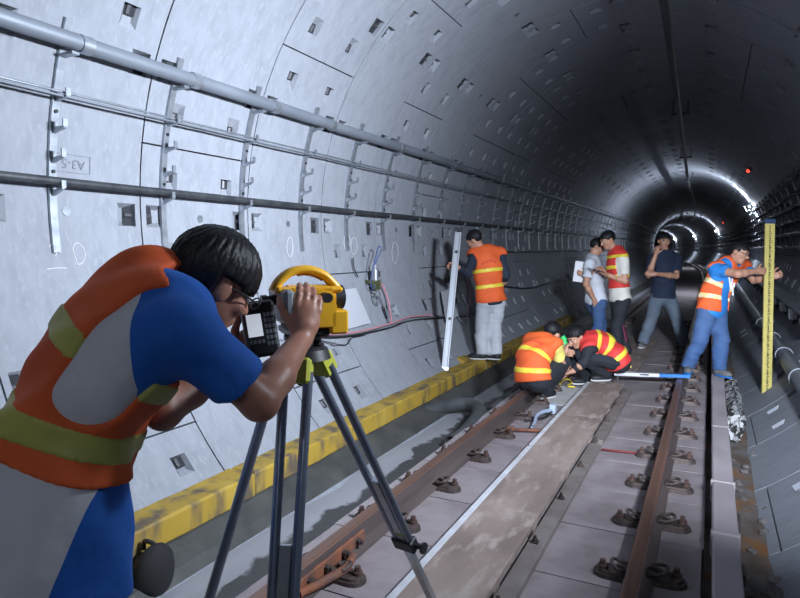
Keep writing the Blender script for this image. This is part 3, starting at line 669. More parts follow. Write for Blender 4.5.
# ================================================================== SIGNED-DISTANCE MODELLING FOR BODIES AND CLOTHES
def snet(d, o, h):
    """surface nets: array of distances -> vertices, quads"""
    s = d < 0
    n = np.array(d.shape) - 1
    cs = np.zeros(n, np.int8)
    offs = [(i, j, k) for i in (0, 1) for j in (0, 1) for k in (0, 1)]
    for i, j, k in offs: cs += s[i:i+n[0], j:j+n[1], k:k+n[2]]
    I = np.argwhere((cs > 0) & (cs < 8))
    if len(I) == 0: return np.zeros((0, 3)), np.zeros((0, 4), int)
    acc = np.zeros((len(I), 3)); cnt = np.zeros(len(I))
    for a in offs:
        for ax in range(3):
            if a[ax]: continue
            b = list(a); b[ax] = 1
            da = d[I[:, 0]+a[0], I[:, 1]+a[1], I[:, 2]+a[2]]; db = d[I[:, 0]+b[0], I[:, 1]+b[1], I[:, 2]+b[2]]
            m = (da < 0) != (db < 0); t = np.where(m, da/(da-db+1e-20), 0)
            p = np.tile(np.array(a, float), (len(I), 1)); p[:, ax] = t
            acc[m] += p[m]; cnt[m] += 1
    V = (I + acc/cnt[:, None])*h + o
    idx = -np.ones(n, np.int64); idx[I[:, 0], I[:, 1], I[:, 2]] = np.arange(len(I))
    F = []
    for ax in range(3):
        u, v = (ax+1) % 3, (ax+2) % 3
        sl0 = [slice(None)]*3; sl1 = [slice(None)]*3; sl0[ax] = slice(0, -1); sl1[ax] = slice(1, None)
        A, B = s[tuple(sl0)], s[tuple(sl1)]
        E = np.argwhere(A != B); sg = A[E[:, 0], E[:, 1], E[:, 2]]
        ok = (E[:, u] > 0) & (E[:, v] > 0) & (E[:, u] < n[u]) & (E[:, v] < n[v]); E = E[ok]; sg = sg[ok]
        def g(du, dv):
            q = E.copy(); q[:, u] += du; q[:, v] += dv; return idx[q[:, 0], q[:, 1], q[:, 2]]
        Q = np.stack([g(-1, -1), g(0, -1), g(0, 0), g(-1, 0)], 1); Q[~sg] = Q[~sg][:, ::-1]; F.append(Q)
    return V, np.concatenate(F)
def volume(fn, lo, hi, h):
    """distances on a coarse grid first, then fine only in blocks near the surface"""
    lo = np.array(lo, float); hi = np.array(hi, float); B = 6
    nb = np.ceil((hi - lo)/(h*B)).astype(int) + 1
    cen = np.stack(np.meshgrid(*[lo[i] + h*B*(np.arange(nb[i]) + .5) for i in range(3)], indexing='ij'), -1).reshape(-1, 3).astype(np.float32)
    dc = fn(cen).astype(np.float32); n = nb*B
    d = np.repeat(np.repeat(np.repeat(np.sign(dc).reshape(nb), B, 0), B, 1), B, 2).astype(np.float32)
    act = np.argwhere((np.abs(dc) < h*B*.87*1.35 + .016).reshape(nb))
    if len(act) == 0: return np.zeros((0, 3)), np.zeros((0, 4), int)
    o = np.stack(np.meshgrid(*[np.arange(B)]*3, indexing='ij'), -1).reshape(-1, 3)
    I = (act[:, None, :]*B + o[None]).reshape(-1, 3)
    d[I[:, 0], I[:, 1], I[:, 2]] = fn((lo + I*h).astype(np.float32))
    return snet(d, lo, h)
def cone(P, a, b, r1, r2):
    a = np.asarray(a, np.float32); b = np.asarray(b, np.float32); ab = b-a
    t = np.clip((P-a) @ ab / (ab @ ab + 1e-9), 0, 1)
    return np.linalg.norm(P - a - t[:, None]*ab, axis=1) - (r1 + (r2-r1)*t)
def ell(P, c, fr, r):
    q = (P - np.asarray(c, np.float32)) @ np.asarray(fr, np.float32).T; r = np.asarray(r, np.float32)
    k0 = np.linalg.norm(q/r, axis=1); k1 = np.linalg.norm(q/(r*r), axis=1) + 1e-6
    return k0*(k0-1)/k1
def su(a, b, k=.03):
    h = np.clip(.5 + .5*(b-a)/k, 0, 1); return b + (a-b)*h - k*h*(1-h)
def smax(a, b, k=.01): return -su(-a, -b, k)
def wrk(P, amp, f=30, seed=0, d=(0, 0, 1)):
    q = np.random.RandomState(seed); out = 0
    for i in range(4):
        v = q.normal(size=3); v = v/np.linalg.norm(v)*.8 + np.array(d)*.7*q.choice([-1, 1])
        out = out + np.sin(P @ (v*f*(1+.5*i)).astype(np.float32) + q.uniform(0, 6))*amp/(1+.6*i)
    return out
def lerp(a, b, t): return np.asarray(a)*(1-t) + np.asarray(b)*t
def sdf_obj(name, parts, mats, parent, base, matfn=None):
    """parts: list of (V, F); joined into one mesh whose origin is base"""
    vs, fs, n = [], [], 0
    for V, F in parts:
        vs.append(V); fs.append(F + n); n += len(V)
    V = np.concatenate(vs); F = np.concatenate(fs)
    me = bpy.data.meshes.new(name); me.from_pydata((V - base).tolist(), [], F.tolist())
    if matfn is not None:
        me.polygons.foreach_set('material_index', matfn(V[F].mean(1)).astype(np.int32))
    o = link(name, me, mats, smooth=True); o.parent = parent
    return o
HAND_LEN = 1.0
def hand_sdf(P, w, d, n, thumb, curl=.5, spread=.0, s=1.0, thumb_in=.4):
    """w wrist, d direction of the knuckles, n palm side normal, thumb = side vector"""
    d = nrm(d); n = nrm(np.asarray(n) - d*np.dot(n, d)); sd = nrm(np.cross(d, n)); sd = sd if np.dot(sd, thumb) > 0 else -sd
    w = np.asarray(w)
    R = np.array([sd, d, n])
    out = ell(P, w + d*.048*s, R, np.array([.041, .056, .019])*s)
    out = su(out, cone(P, w - d*.01, w + d*.03*s, .024*s, .024*s), .02)
    for i, (off, L, c) in enumerate(((.030, .072, 0), (.010, .080, .05), (-.011, .075, .1), (-.030, .058, .18))):
        p = w + d*(.088 - abs(off)*.18)*s + sd*off*s
        dr = nrm(d + sd*off*spread*8); ang = 0
        for j, (fr, r1, r2) in enumerate(((.46, .0105, .0095), (.30, .0095, .0085), (.24, .0085, .0075))):
            ang += (curl + c)*(.75 if j == 0 else 1.0)
            v = dr*math.cos(ang) + n*math.sin(ang); q = p + v*L*fr*s
            out = su(out, cone(P, p, q, r1*s, r2*s), .006); p = q
    p = w + d*.022*s + sd*.026*s + n*.006*s
    for j, (L, r1, r2) in enumerate(((.040, .014, .011), (.032, .011, .010), (.026, .010, .008))):
        v = nrm(sd*(.75 - .3*j*thumb_in*2) + d*(.75 + .1*j) + n*(thumb_in*(.5 + .5*j))); q = p + v*L*s
        out = su(out, cone(P, p, q, r1*s, r2*s), .008); p = q
    return out
def head_sdf(P, c, R, s):
    """R rows: right, forward, up"""
    L = lambda x, y, z: c + (R[0]*x + R[1]*y + R[2]*z)*s
    d = ell(P, L(0, -.012, .032), R, np.array([.077, .098, .088])*s)
    d = su(d, ell(P, L(0, .026, -.040), R, np.array([.060, .068, .072])*s), .03*s)
    d = su(d, ell(P, L(0, .062, -.092), R, np.array([.030, .026, .022])*s), .03*s)
    d = su(d, cone(P, L(-.03, .086, .032), L(.03, .086, .032), .012*s, .012*s), .015*s)
    d = su(d, cone(P, L(0, .092, .018), L(0, .114, -.022), .007*s, .012*s), .012*s)
    d = su(d, cone(P, L(-.012, .100, -.027), L(.012, .100, -.027), .008*s, .008*s), .008*s)
    for e in (-1, 1):
        d = smax(d, -ell(P, L(e*.032, .098, .012), R, np.array([.018, .013, .010])*s), .012*s)
        d = su(d, ell(P, L(e*.040, .068, -.020), R, np.array([.022, .022, .018])*s), .02*s)
        d = su(d, ell(P, L(e*.079, -.006, -.004), R, np.array([.011, .020, .032])*s), .008*s)
    for z, r in ((-.053, .0075), (-.064, .0085)):
        d = su(d, cone(P, L(-.018, .087, z), L(.018, .087, z), r*s, r*s), .008*s)
    return d
def frame_rows(right, up):
    r = nrm(right); u = nrm(np.asarray(up) - r*np.dot(up, r)); f = np.cross(u, r); return np.array([r, f, u], np.float32)

def person(label, J, st):
    """J: joints in metres (right/left are the person's own). st: clothing and build"""
    s = st.get('s', 1.0); hv = st.get('h', .012); hf = st.get('hf', .007)
    base = np.array([*(lerp(J['anR'], J['anL'], .5)[:2]), min(J['toeR'][2], J['toeL'][2]) - .03])
    root = empty('person', base, label, 'person', st.get('group'))
    neck, pel = J['neck'], J['pelvis']; mid = J.get('mid', lerp(pel, neck, .42))
    U1 = nrm(neck-mid); U0 = nrm(mid-pel); RS = nrm(J['shR']-J['shL']); RH = nrm(J['hipR']-J['hipL'])
    F1 = frame_rows(RS, U1); F0 = frame_rows(RH, U0); FM = frame_rows(RS+RH, U0+U1)
    hr = frame_rows(J['h_right'], J['h_up']); hc = J['head']
    thick = st.get('thick', 1.0)
    tot_ = np.linalg.norm(neck-mid) + np.linalg.norm(mid-pel)
    def torso(P, inf=0., sh=True, hip=True):
        d = None; zr = max(.14*s, .30*tot_)
        for c, fr, rx, ry in ((lerp(mid, neck, .80), F1, .150, .092), (lerp(mid, neck, .48), F1, .170, .114), (lerp(mid, neck, .1), FM, .160, .112), (lerp(pel, mid, .5), F0, .158, .114), (pel, F0, .166, .122)):
            if not hip and c is pel: continue
            e = ell(P, c, fr, np.array([rx*s + inf, ry*thick*s + inf, (zr*.62 if c is not pel else .13*s) + inf]))
            d = e if d is None else su(d, e, .05)
        if sh:
            for k in ('shR', 'shL'): d = su(d, cone(P, lerp(neck, J[k], .25), J[k], (.052+inf)*s, (.060+inf)*s), .05)
        return d
    nb = lerp(neck, hc, .15)
    def arm(P, k, inf=0., upto=None):
        sh, el, wr = J['sh'+k], J['el'+k], J['wr'+k]
        d = cone(P, sh, el, (.054+inf)*s, (.042+inf)*s)
        d = su(d, cone(P, el, lerp(el, wr, .35), (.042+inf)*s, (.044+inf)*s), .02)
        d = su(d, cone(P, lerp(el, wr, .35), wr, (.043+inf)*s, (.028+inf)*s), .02)
        return d
    def leg(P, k, inf=0., flare=0, cut=False):
        d = cone(P, J['hip'+k], J['kn'+k], (.088+inf)*s, (.060+inf)*s)
        cf = lerp(J['kn'+k], J['an'+k], .35)
        d = su(d, cone(P, J['kn'+k], cf, (.058+inf)*s, (.060+inf)*s), .03)
        lo = cone(P, cf, J['an'+k], (.058+inf)*s, (.042+inf+flare)*s)
        if cut:
            ax = nrm(J['an'+k]-J['kn'+k]).astype(np.float32); lo = smax(lo, (P - J['an'+k] - ax*.03*s) @ ax, .005)
        return su(d, lo, .03)
    def bb(pts, m): pts = np.array(pts); return pts.min(0)-m, pts.max(0)+m
    parts = []
    # trunk and legs (under clothes), then head and arms at finer steps, all one mesh
    def f(P):
        d = torso(P, -.022)
        for k in 'RL': d = su(d, leg(P, k, min(-.008, st.get('loose', .018) - .012)), .03)
        return d
    keys = [J[k] for k in ('shR', 'shL', 'neck', 'pelvis', 'hipR', 'hipL', 'knR', 'knL', 'anR', 'anL')]
    parts.append(volume(f, *bb(keys, .2*s), max(.016, hv)))
    def f(P):
        d = head_sdf(P, hc, hr, s)
        d = su(d, cone(P, lerp(neck, mid, .08), hc - hr[2]*.045*s - hr[1]*.012*s, .060*s, .052*s), .03)
        return d
    parts.append(volume(f, *bb([hc, neck], .16*s), hf))
    for k in 'RL':
        hd, hn, ht, curl = J['hand'+k]
        def f(P):
            return su(arm(P, k), hand_sdf(P, J['wr'+k], hd, hn, ht, curl, s=s), .012)
        parts.append(volume(f, *bb([J['sh'+k], J['el'+k], J['wr'+k], J['wr'+k] + nrm(hd)*.12], .11*s), st.get('ha', .0055)))
    body = sdf_obj('body', parts, [st.get('skin', M_SKIN), M_LIPS], root, base,
        lambda C: ((np.abs((C-hc) @ hr[2]/s + .0585) < .011) & ((C-hc) @ hr[1]/s > .080) & (np.abs((C-hc) @ hr[0]/s) < .024)).astype(int))
    Lh = lambda x, y, z: hc + (hr[0]*x + hr[1]*y + hr[2]*z)*s
    # eyes and brows
    for e in (-1, 1):
        bm = BM(); bmesh.ops.create_uvsphere(bm, u_segments=10, v_segments=7, radius=.0115*s, matrix=Matrix.Translation(Vector(Lh(e*.032, .083, .012) - base)))
        r = bmesh.ops.create_uvsphere(bm, u_segments=8, v_segments=6, radius=.0065*s, matrix=Matrix.Translation(Vector(Lh(e*.032, .0905, .012) - base)))['verts']
        for fc in {fc for v in r for fc in v.link_faces}: fc.material_index = 1
        child('eye', bm, [M_EYE, M_BLACK], root, smooth=True)
        bm = BM(); tube(bm, [Vector(Lh(e*x, y, z) - base) for x, y, z in ((.014, .099, .030), (.030, .099, .036), (.048, .088, .031))], [.004*s, .0045*s, .003*s], 6); child('eyebrow', bm, M_HAIR, root, smooth=True)
    # hair
    if st.get('hair', True):
        hl = st.get('hairlen', 0.0); hb = st.get('fringe', .0); hs = st.get('hairs', 1.0)
        def f(P):
            q = (P-hc) @ hr.T / s
            d = ell(P, Lh(0, -.014, .036), hr, np.array([.0865, .107, .097])*s*hs)
            ph = np.arctan2(q[:, 0], q[:, 1] + .03); d = d + st.get('strand', .0034)*np.sin(ph*26 + q[:, 2]*30) * np.sin(q[:, 2]*55 + ph*3) + .0014*np.sin(ph*47 - q[:, 2]*60)
            front = .006*np.sin(q[:, 0]*210) + np.minimum(.045 - hb - .20*np.clip(np.abs(q[:, 0])-.035, 0, 1), 1)      # hairline on the forehead
            cut = np.where(q[:, 1] > .035, front - q[:, 2], -1)
            side = np.where(q[:, 1] <= .035, np.where(q[:, 1] > -.035, .012 - hl - q[:, 2] + .5*np.clip(-q[:, 1], 0, 1)*0, -.070 - hl - q[:, 2]), -1)
            return smax(smax(d, cut*s, .008), side*s, .010)
        o = sdf_obj('hair', [volume(f, *bb([Lh(0, -.014, .03)], .15*s), hf*.9)], M_HAIR, root, base)
    if st.get('glasses'):
        g = empty('glasses', base, 'thin dark framed spectacles'); del g['label']; g['label'] = 'thin dark framed spectacles'
        bpy.data.objects.remove(g)
        bm = BM(); rr_ = .0022 if hf < .006 else .0035
        for e in (-1, 1):
            tube(bm, [Vector(Lh(e*.033 + .021*math.cos(a), .113, .010 + .016*math.sin(a)) - base) for a in np.linspace(0, 2*math.pi, 13)[:-1]], rr_*s, 5, True)
            tube(bm, [Vector(Lh(e*.054, .112, .012) - base), Vector(Lh(e*.080, .05, .014) - base), Vector(Lh(e*.085, -.005, .010) - base)], rr_*s, 5)
        tube(bm, [Vector(Lh(-.012, .114, .014) - base), Vector(Lh(.012, .114, .014) - base)], rr_*s, 5)
        child('glasses', bm, M_BLACK, root, smooth=True)
    # trousers
    wa = st.get('wr', .004)
    def f(P):
        d = ell(P, pel, F0, np.array([.162, .118, .12])*np.array([1, thick, 1])*s)
        for k in 'RL': d = su(d, leg(P, k, st.get('loose', .018), st.get('flare', .012), True), .05)
        d = d + wrk(P, wa, 26, 3)
        return d
    tr = sdf_obj('trousers', [volume(f, *bb([J[k] for k in ('pelvis', 'hipR', 'hipL', 'knR', 'knL', 'anR', 'anL')], .22*s), hv)], st['trousers'], root, base)
    if st.get('stripe'):
        def g(P):
            d = leg(P, 'R', st.get('loose', .018) + .006); q = (P - J['knR']) @ np.array(st['stripe'], np.float32)
            sdv = nrm(np.cross(nrm(J['anR']-J['hipR']), st['stripe'])).astype(np.float32)
            return smax(smax(d + wrk(P, wa, 26, 3), np.abs((P - lerp(J['hipR'], J['anR'], .5)) @ sdv) - .022), -q + .01)
        child_o = sdf_obj('side_stripe', [volume(g, *bb([J['hipR'], J['knR'], J['anR']], .15*s), .010)], st['stripe_mat'], root, base); child_o.parent = tr; child_o.location = (0, 0, 0)
    # shoes
    for k in 'RL':
        an, toe = J['an'+k], J['toe'+k]; fd = nrm((toe-an)*np.array([1, 1, 0]) if not st.get('free_feet'+k) else toe-an)
        zc = toe[2]; up = np.array([0, 0, 1.]) if not st.get('free_feet'+k) else nrm(np.cross(np.cross(fd, [0, 0, 1]), fd))
        R = np.array([nrm(np.cross(fd, up)), fd, up], np.float32); c = np.array([*an[:2], zc]) if not st.get('free_feet'+k) else an - up*.06*s
        def f(P):
            d = ell(P, c + fd*.055*s + up*.012*s, R, np.array([.044, .125, .040])*s)
            d = su(d, ell(P, c + fd*.10*s + up*.004*s, R, np.array([.047, .075, .032])*s), .02)
            d = su(d, cone(P, c + up*.02*s - fd*.01*s, c + up*.07*s - fd*.01*s, .040*s, .040*s), .03)
            return smax(d, -((P - c) @ up.astype(np.float32) + .016*s))
        sh_ = sdf_obj('shoe', [volume(f, *bb([c, c + fd*.1*s], .13*s), hf)], st.get('shoes', M_SHOE), root, base)
        def f(P):
            d = ell(P, c + fd*.06*s, R, np.array([.049, .132, .06])*s); d = su(d, ell(P, c + fd*.10*s, R, np.array([.051, .080, .06])*s), .02)
            q = (P - c) @ up.astype(np.float32); return smax(smax(d, q + .012*s, .004), -q - .032*s, .004)
        so = sdf_obj('sole', [volume(f, *bb([c, c + fd*.1*s], .13*s), hf)], st.get('sole', M_SOLE), sh_, base)
    # shirt
    sl = st.get('sleeve', .62); sinf = st.get('sinf', .018); hem = st.get('hem', .10)
    def shirt(P, core=False):
        d = torso(P, sinf)
        d = su(d, cone(P, lerp(neck, J['shR'], .2), lerp(neck, J['shL'], .2), .07*s, .07*s), .05)
        lo = (P - (pel - U0*hem*s)) @ U0.astype(np.float32)
        if st.get('skirt'):   # loose tail hanging straight down
            d = su(d, cone(P, lerp(pel, mid, .6), pel + np.array(st['skirt']), .14*s, .19*s), .05); lo = P[:, 2] - (pel[2] + st['skirt'][2] + .02)
        if not core: d = smax(d, -lo)
        for k in 'RL':
            sh, el, wr = J['sh'+k], J['el'+k], J['wr'+k]
            slk = st.get('sleeve'+k, sl)
            if core: d = su(d, cone(P, sh, lerp(sh, el, .18), .060*s, .060*s), .035); continue
            if slk <= 1:
                e = lerp(sh, el, slk); a = cone(P, sh, lerp(sh, el, min(1.1, slk+.15)), (.066)*s, (.064+st.get('slw', 0))*s); ax = nrm(el-sh).astype(np.float32)
                a = smax(a, (P - e) @ ax, .004)
            else:
                e = lerp(el, wr, slk-1); ax = nrm(wr-el).astype(np.float32)
                a = su(cone(P, sh, el, .064*s, .054*s), smax(cone(P, el, wr, .054*s, .040*s), (P - e) @ ax, .004), .02)
            d = su(d, a, .035)
        if not core: d = smax(d, -ell(P, lerp(neck, hc, .36) + F1[1]*.022*s, F1, np.array([.062, .066, .075])*s*st.get('ncut', 1)), .008)
        return d + wrk(P, wa, 24, 7)
    mats = st['shirt']; mfn = st.get('shirt_fn')
    so = sdf_obj('shirt', [volume(shirt, *bb([J[k] for k in ('shR', 'shL', 'elR', 'elL', 'neck', 'pelvis')] + ([pel + np.array(st['skirt'])] if st.get('skirt') else []) + [lerp(J['el'+k], J['wr'+k], .9) for k in 'RL' if st.get('sleeve'+k, sl) > 1], .23*s), hv)], mats, root, base, mfn)
    # collar
    if st.get('collar'):
        def f(P):
            d = cone(P, lerp(neck, mid, .02), lerp(neck, hc, .30), .074*s, .066*s); q = (P - neck) @ U1.astype(np.float32)
            d = smax(d, -cone(P, lerp(neck, mid, .2), lerp(neck, hc, .5), .062*s, .056*s), .004)
            return smax(smax(d, q - .045*s, .004), -q - .02, .004)
        sdf_obj('collar', [volume(f, *bb([neck, hc], .12*s), hf)], st['collar'], so, base)
    # vest
    if st.get('vest'):
        vh = st.get('vhem', .10); vi = st.get('vinf', .030)
        def vest(P, e=0.):
            return shirt(P, True) - max(.010, vi - sinf) - e
        def vcut(P, d):
            for k in 'RL':
                o_ = lerp(J['sh'+k], lerp(mid, neck, .45), .12)
                d = smax(d, -cone(P, o_ - (J['neck']-o_)*.05, lerp(J['sh'+k], J['el'+k], .7) + (J['sh'+k]-neck)*.45, st.get('arm_r'+k, st.get('arm_r', .082))*s, (st.get('arm_r'+k, st.get('arm_r', .082))+.030)*s), .010)
            d = smax(d, -ell(P, lerp(neck, hc, .36) + F1[1]*.03*s, F1, np.array([.070, .080, .09])*s), .008)
            if st.get('open'):     # open front: cut a wedge at the chest
                q = (P - mid); x = q @ FM[0]; y = q @ FM[1]; z = q @ U1.astype(np.float32)
                d = smax(d, np.minimum(y - .02, st['open'] + .10*np.clip(-z, -.3, .3) - np.abs(x + .01)), .008)
            for a_, b_, r_ in st.get('side_cut', []): d = smax(d, -cone(P, a_, b_, r_, r_), .008)
            lo = (P - (pel - U0*vh*s)) @ U0.astype(np.float32)
            if st.get('vskirt'): lo = P[:, 2] - (pel[2] + st['vskirt'][2] + .02)
            return smax(d, -lo, .006)
        box_ = bb([J[k] for k in ('shR', 'shL', 'neck', 'pelvis')] + ([pel + np.array(st['vskirt'])] if st.get('vskirt') else []), .23*s)
        vo = sdf_obj('vest', [volume(lambda P: vcut(P, vest(P)), *box_, hv)], st['vest'], root, base, st.get('vest_fn'))
        tot = np.linalg.norm(neck-pel)
        for (t0, wd) in st.get('bands', []):
            # coordinate along the bent spine: 0 pelvis .. 1 neck
            def tc(P):
                a = np.clip((P - pel) @ U0.astype(np.float32), -9, None); b = (P - mid) @ U1.astype(np.float32); l0 = np.linalg.norm(mid-pel)
                w = 1/(1 + np.exp(-(((P - mid) @ nrm(U0+U1).astype(np.float32)))/.03)); return (a*(1-w) + (l0 + b)*w)
            c0 = t0*tot
            fn = lambda P: smax(vcut(P, vest(P, .004)), np.abs(tc(P) + st.get('btilt', 0)*((P-mid) @ FM[0]) - c0) - wd, .003)
            V_, F_ = volume(fn, *box_, hv)
            if len(V_):
                o = sdf_obj('reflective_band', [(V_, F_)], st['band_mat'], vo, base)
    return root, so
def ik(a, b, l1, l2, hint):
    """middle joint between a and b with bone lengths l1, l2, bending towards hint"""
    a, b = np.asarray(a, float), np.asarray(b, float); d = b-a; L = min(np.linalg.norm(d), (l1+l2)*.999); u = nrm(d)
    x = (l1*l1 - l2*l2 + L*L)/(2*L); hgt = math.sqrt(max(l1*l1 - x*x, 0)); h = np.asarray(hint, float); h = nrm(h - u*np.dot(h, u))
    return a + u*x + h*hgt
UP = np.array([0, 0, 1.]); VIEW = fh; RGT = rt         # horizontal view direction and picture right
def dirn(r, a, u=0.): return RGT*r + VIEW*a + UP*u      # picture right, away, up
def head_axes(face, up=(0, 0, 1)):
    f = nrm(face); r = nrm(np.cross(f, up)); return r, np.cross(r, f)
def joints(face, head, hup=None, **k):
    J = {n: np.asarray(v, float) for n, v in k.items() if not n.startswith('hand')}
    for n in k:
        if n.startswith('hand'): J[n] = k[n]
    r, u = head_axes(face, (0, 0, 1) if hup is None else hup); J['h_right'], J['h_up'], J['head'] = r, u, np.asarray(head, float)
    for s_ in 'RL':
        if 'hand'+s_ not in J:
            d = nrm(J['wr'+s_]-J['el'+s_]); t = dirn(0, 0, 1); n_ = nrm(np.cross(d, t)); J['hand'+s_] = (d, -UP*.3 + n_*.9, UP, .35)
    return J

# ------------------------------------------------------------------ 1 operator at the instrument
FO = nrm(dirn(.70, .71))                                 # horizontal facing of the operator
RO = nrm(np.cross(FO, UP))
pel = at(40, 514, 1.40); neck = at(161, 294, 1.46)
shR = at(181, 330, 1.33); shL = at(132, 295, 1.60)
elR = at(260, 402, 1.43); wrR = at(302, 338, 1.68)
elL = at(163, 412, 1.53); wrL = at(236, 356, 1.80)
hipR = pel + RO*.09 - UP*.04; hipL = pel - RO*.09 - UP*.04
def stand(pel, hipR, hipL, aR, aL, hint, s=1.0):
    lr = max(np.linalg.norm(np.asarray(hipR)-aR), .5)*.506; ll = max(np.linalg.norm(np.asarray(hipL)-aL), .5)*.506
    return ik(hipR, aR, lr, lr, hint), ik(hipL, aL, ll, ll, hint)
anR = np.array([*(pel + RO*.16 - FO*.10)[:2], SLAB+.09]); anL = np.array([*(pel - RO*.14 + FO*.10)[:2], SLAB+.09])
knR, knL = stand(pel, hipR, hipL, anR, anL, FO)
toe = lambda an, f, z: np.array([*(an + nrm(f)*.16)[:2], z])
JO = joints(nrm(dirn(.60, .60, -.50)), at(213, 284, 1.56), hup=dirn(.5, .25, .8), pelvis=pel, mid=at(83, 392, 1.42), neck=neck, shR=shR, shL=shL, elR=elR, elL=elL, wrR=wrR, wrL=wrL,
    hipR=hipR, hipL=hipL, knR=knR, knL=knL, anR=anR, anL=anL, toeR=toe(anR, FO, SLAB+.035), toeL=toe(anL, FO, SLAB+.035),
    handR=(nrm(dirn(.16, .22, .9)), nrm(dirn(-.35, .9, -.1)), dirn(-1, -.2, .1), .30), handL=(nrm(dirn(.5, .45, .6)), nrm(dirn(.3, -.3, .2)), dirn(.4, -.4, .7), .45))
OM_ = lerp(JO['mid'], neck, .5)
def panel_mat(base_):
    """blue polo with a pale back panel; the seam is two planes in the shirt's own space"""
    m = bpy.data.materials.new('two_tone_polo'); m.use_nodes = True; nt = m.node_tree; bs = nt.nodes['Principled BSDF']; bs.inputs['Roughness'].default_value = .8
    tc = nt.nodes.new('ShaderNodeTexCoord'); res = []
    for a, b_ in ((at(127, 300, 1.25), at(125, 420, 1.25)), (at(130, 385, 1.25), at(46, 598, 1.25))):
        n = np.cross(b_ - a, VIEW); n = nrm(n if np.dot(n, RGT) > 0 else -n)
        dp = nt.nodes.new('ShaderNodeVectorMath'); dp.operation = 'DOT_PRODUCT'; dp.inputs[1].default_value = n; nt.links.new(tc.outputs['Object'], dp.inputs[0])
        g = nt.nodes.new('ShaderNodeMath'); g.operation = 'GREATER_THAN'; g.inputs[1].default_value = float(np.dot(a - base_, n)); nt.links.new(dp.outputs['Value'], g.inputs[0]); res.append(g)
    mx = nt.nodes.new('ShaderNodeMath'); mx.operation = 'MAXIMUM'; nt.links.new(res[0].outputs[0], mx.inputs[0]); nt.links.new(res[1].outputs[0], mx.inputs[1])
    x = nt.nodes.new('ShaderNodeMix'); x.data_type = 'RGBA'; x.inputs[6].default_value = (.62, .63, .66, 1); x.inputs[7].default_value = (.012, .12, .50, 1); nt.links.new(mx.outputs[0], x.inputs[0]); nt.links.new(x.outputs[2], bs.inputs['Base Color'])
    n = nt.nodes.new('ShaderNodeTexNoise'); n.inputs['Scale'].default_value = 14; bp = nt.nodes.new('ShaderNodeBump'); bp.inputs['Strength'].default_value = .5; bp.inputs['Distance'].default_value = .02
    nt.links.new(tc.outputs['Object'], n.inputs['Vector']); nt.links.new(n.outputs[0], bp.inputs['Height']); nt.links.new(bp.outputs[0], bs.inputs['Normal'])
    return m
OPB = np.array([*(lerp(anR, anL, .5)[:2]), SLAB+.035-.03])
person('man in an orange vest and blue polo bending to look through the yellow instrument', JO,
    dict(h=.0075, hf=.0052, ha=.0045, skin=M_SKIND, trousers=M_JEANL, shirt=[panel_mat(OPB)], collar=M_POLOB, vest=[M_ORANGE], band_mat=M_BANDO,
         loose=-.03, bands=[(.38, .032), (.70, .03)], glasses=True, hairlen=-.014, hairs=1.12, strand=.0022, sleeve=.74, slw=.016, sinf=.022, wr=.0065, thick=.92, skirt=tuple(dirn(-.015, .02, -.24)), vhem=-.13, vinf=.030, arm_r=.095, arm_rL=.074, side_cut=[(at(140, 335, 1.22), at(90, 392, 1.19), .135), (at(207, 286, 1.41), at(196, 345, 1.47), .10), (at(214, 297, 1.48), at(206, 325, 1.50), .10), (at(203, 301, 1.35), at(208, 312, 1.36), .075)], ncut=1.4, shoes=M_SHOE, fringe=.02))

# ------------------------------------------------------------------ 2 man in the orange vest standing on the yellow beam
f = nrm(dirn(-.30, .95)); r = nrm(np.cross(f, UP))
def on_beam(x, y): return onz(x, y, .02)
aL_, aR_ = on_beam(481, 356), on_beam(496, 355)
Z1 = 7.95
pel = at(491, 300, Z1); hipL = pel - r*.085 - UP*.04; hipR = pel + r*.085 - UP*.04
anL = np.array([*at(482, 353, Z1)[:2], .035+.08]); anR = np.array([*at(496, 353, Z1-.02)[:2], .035+.08])
knR, knL = stand(pel, hipR, hipL, anR, anL, f)
shL = at(474, 255, Z1); shR = at(500, 254, Z1+.05); elL = at(468, 273, Z1-.14); wrL = at(457, 267, Z1-.30)
shd = nrm(dirn(-.9, .3, 0))
J = joints(nrm(dirn(-.75, .45, -.45)), at(474.5, 240, Z1-.02), hup=dirn(-.3, 0, .9), pelvis=pel, neck=at(485, 251, Z1), shR=shR, shL=shL, elL=elL, wrL=wrL, elR=at(506, 276, Z1+.02), wrR=at(500, 291, Z1+.25),
    hipR=hipR, hipL=hipL, knR=knR, knL=knL, anR=anR, anL=anL, toeR=toe(anR, dirn(-.8, .5), .055), toeL=toe(anL, dirn(-.9, .3), .055),
    handL=(nrm(dirn(-.9, .2, .25)), nrm(dirn(-.2, -.3, -.3)), UP, .9))
def back_print(J):
    mid_ = lerp(J['pelvis'], J['neck'], .42); u = nrm(J['neck']-mid_); r_ = nrm(J['shR']-J['shL']); f_ = np.cross(u, r_); c = lerp(mid_, J['neck'], .62)
    def fn(C):
        x = (C-c) @ r_; y = (C-c) @ u + 3.2*x*x; z = (C-c) @ f_
        return ((z < 0) & (np.abs(x) < .10) & (np.abs(y) < .016) & ((x*100 % 3.2) < 2.2)).astype(int)
    return fn
M_ORPRINT = mat('faded_red_print', (.55, .05, .02), .75)
person('man in an orange vest and pale grey trousers holding the grey staff on the beam', J,
    dict(h=.011, hf=.008, trousers=M_GREYP, shirt=M_SLEEVE, sleeve=1.85, vest=[M_ORANGE, M_ORPRINT], vest_fn=back_print(J), band_mat=M_BANDY, bands=[(.60, .026), (.28, .026)], vhem=.03, vinf=.034, collar=M_GREYP, hem=.06, loose=.024, arm_r=.084))

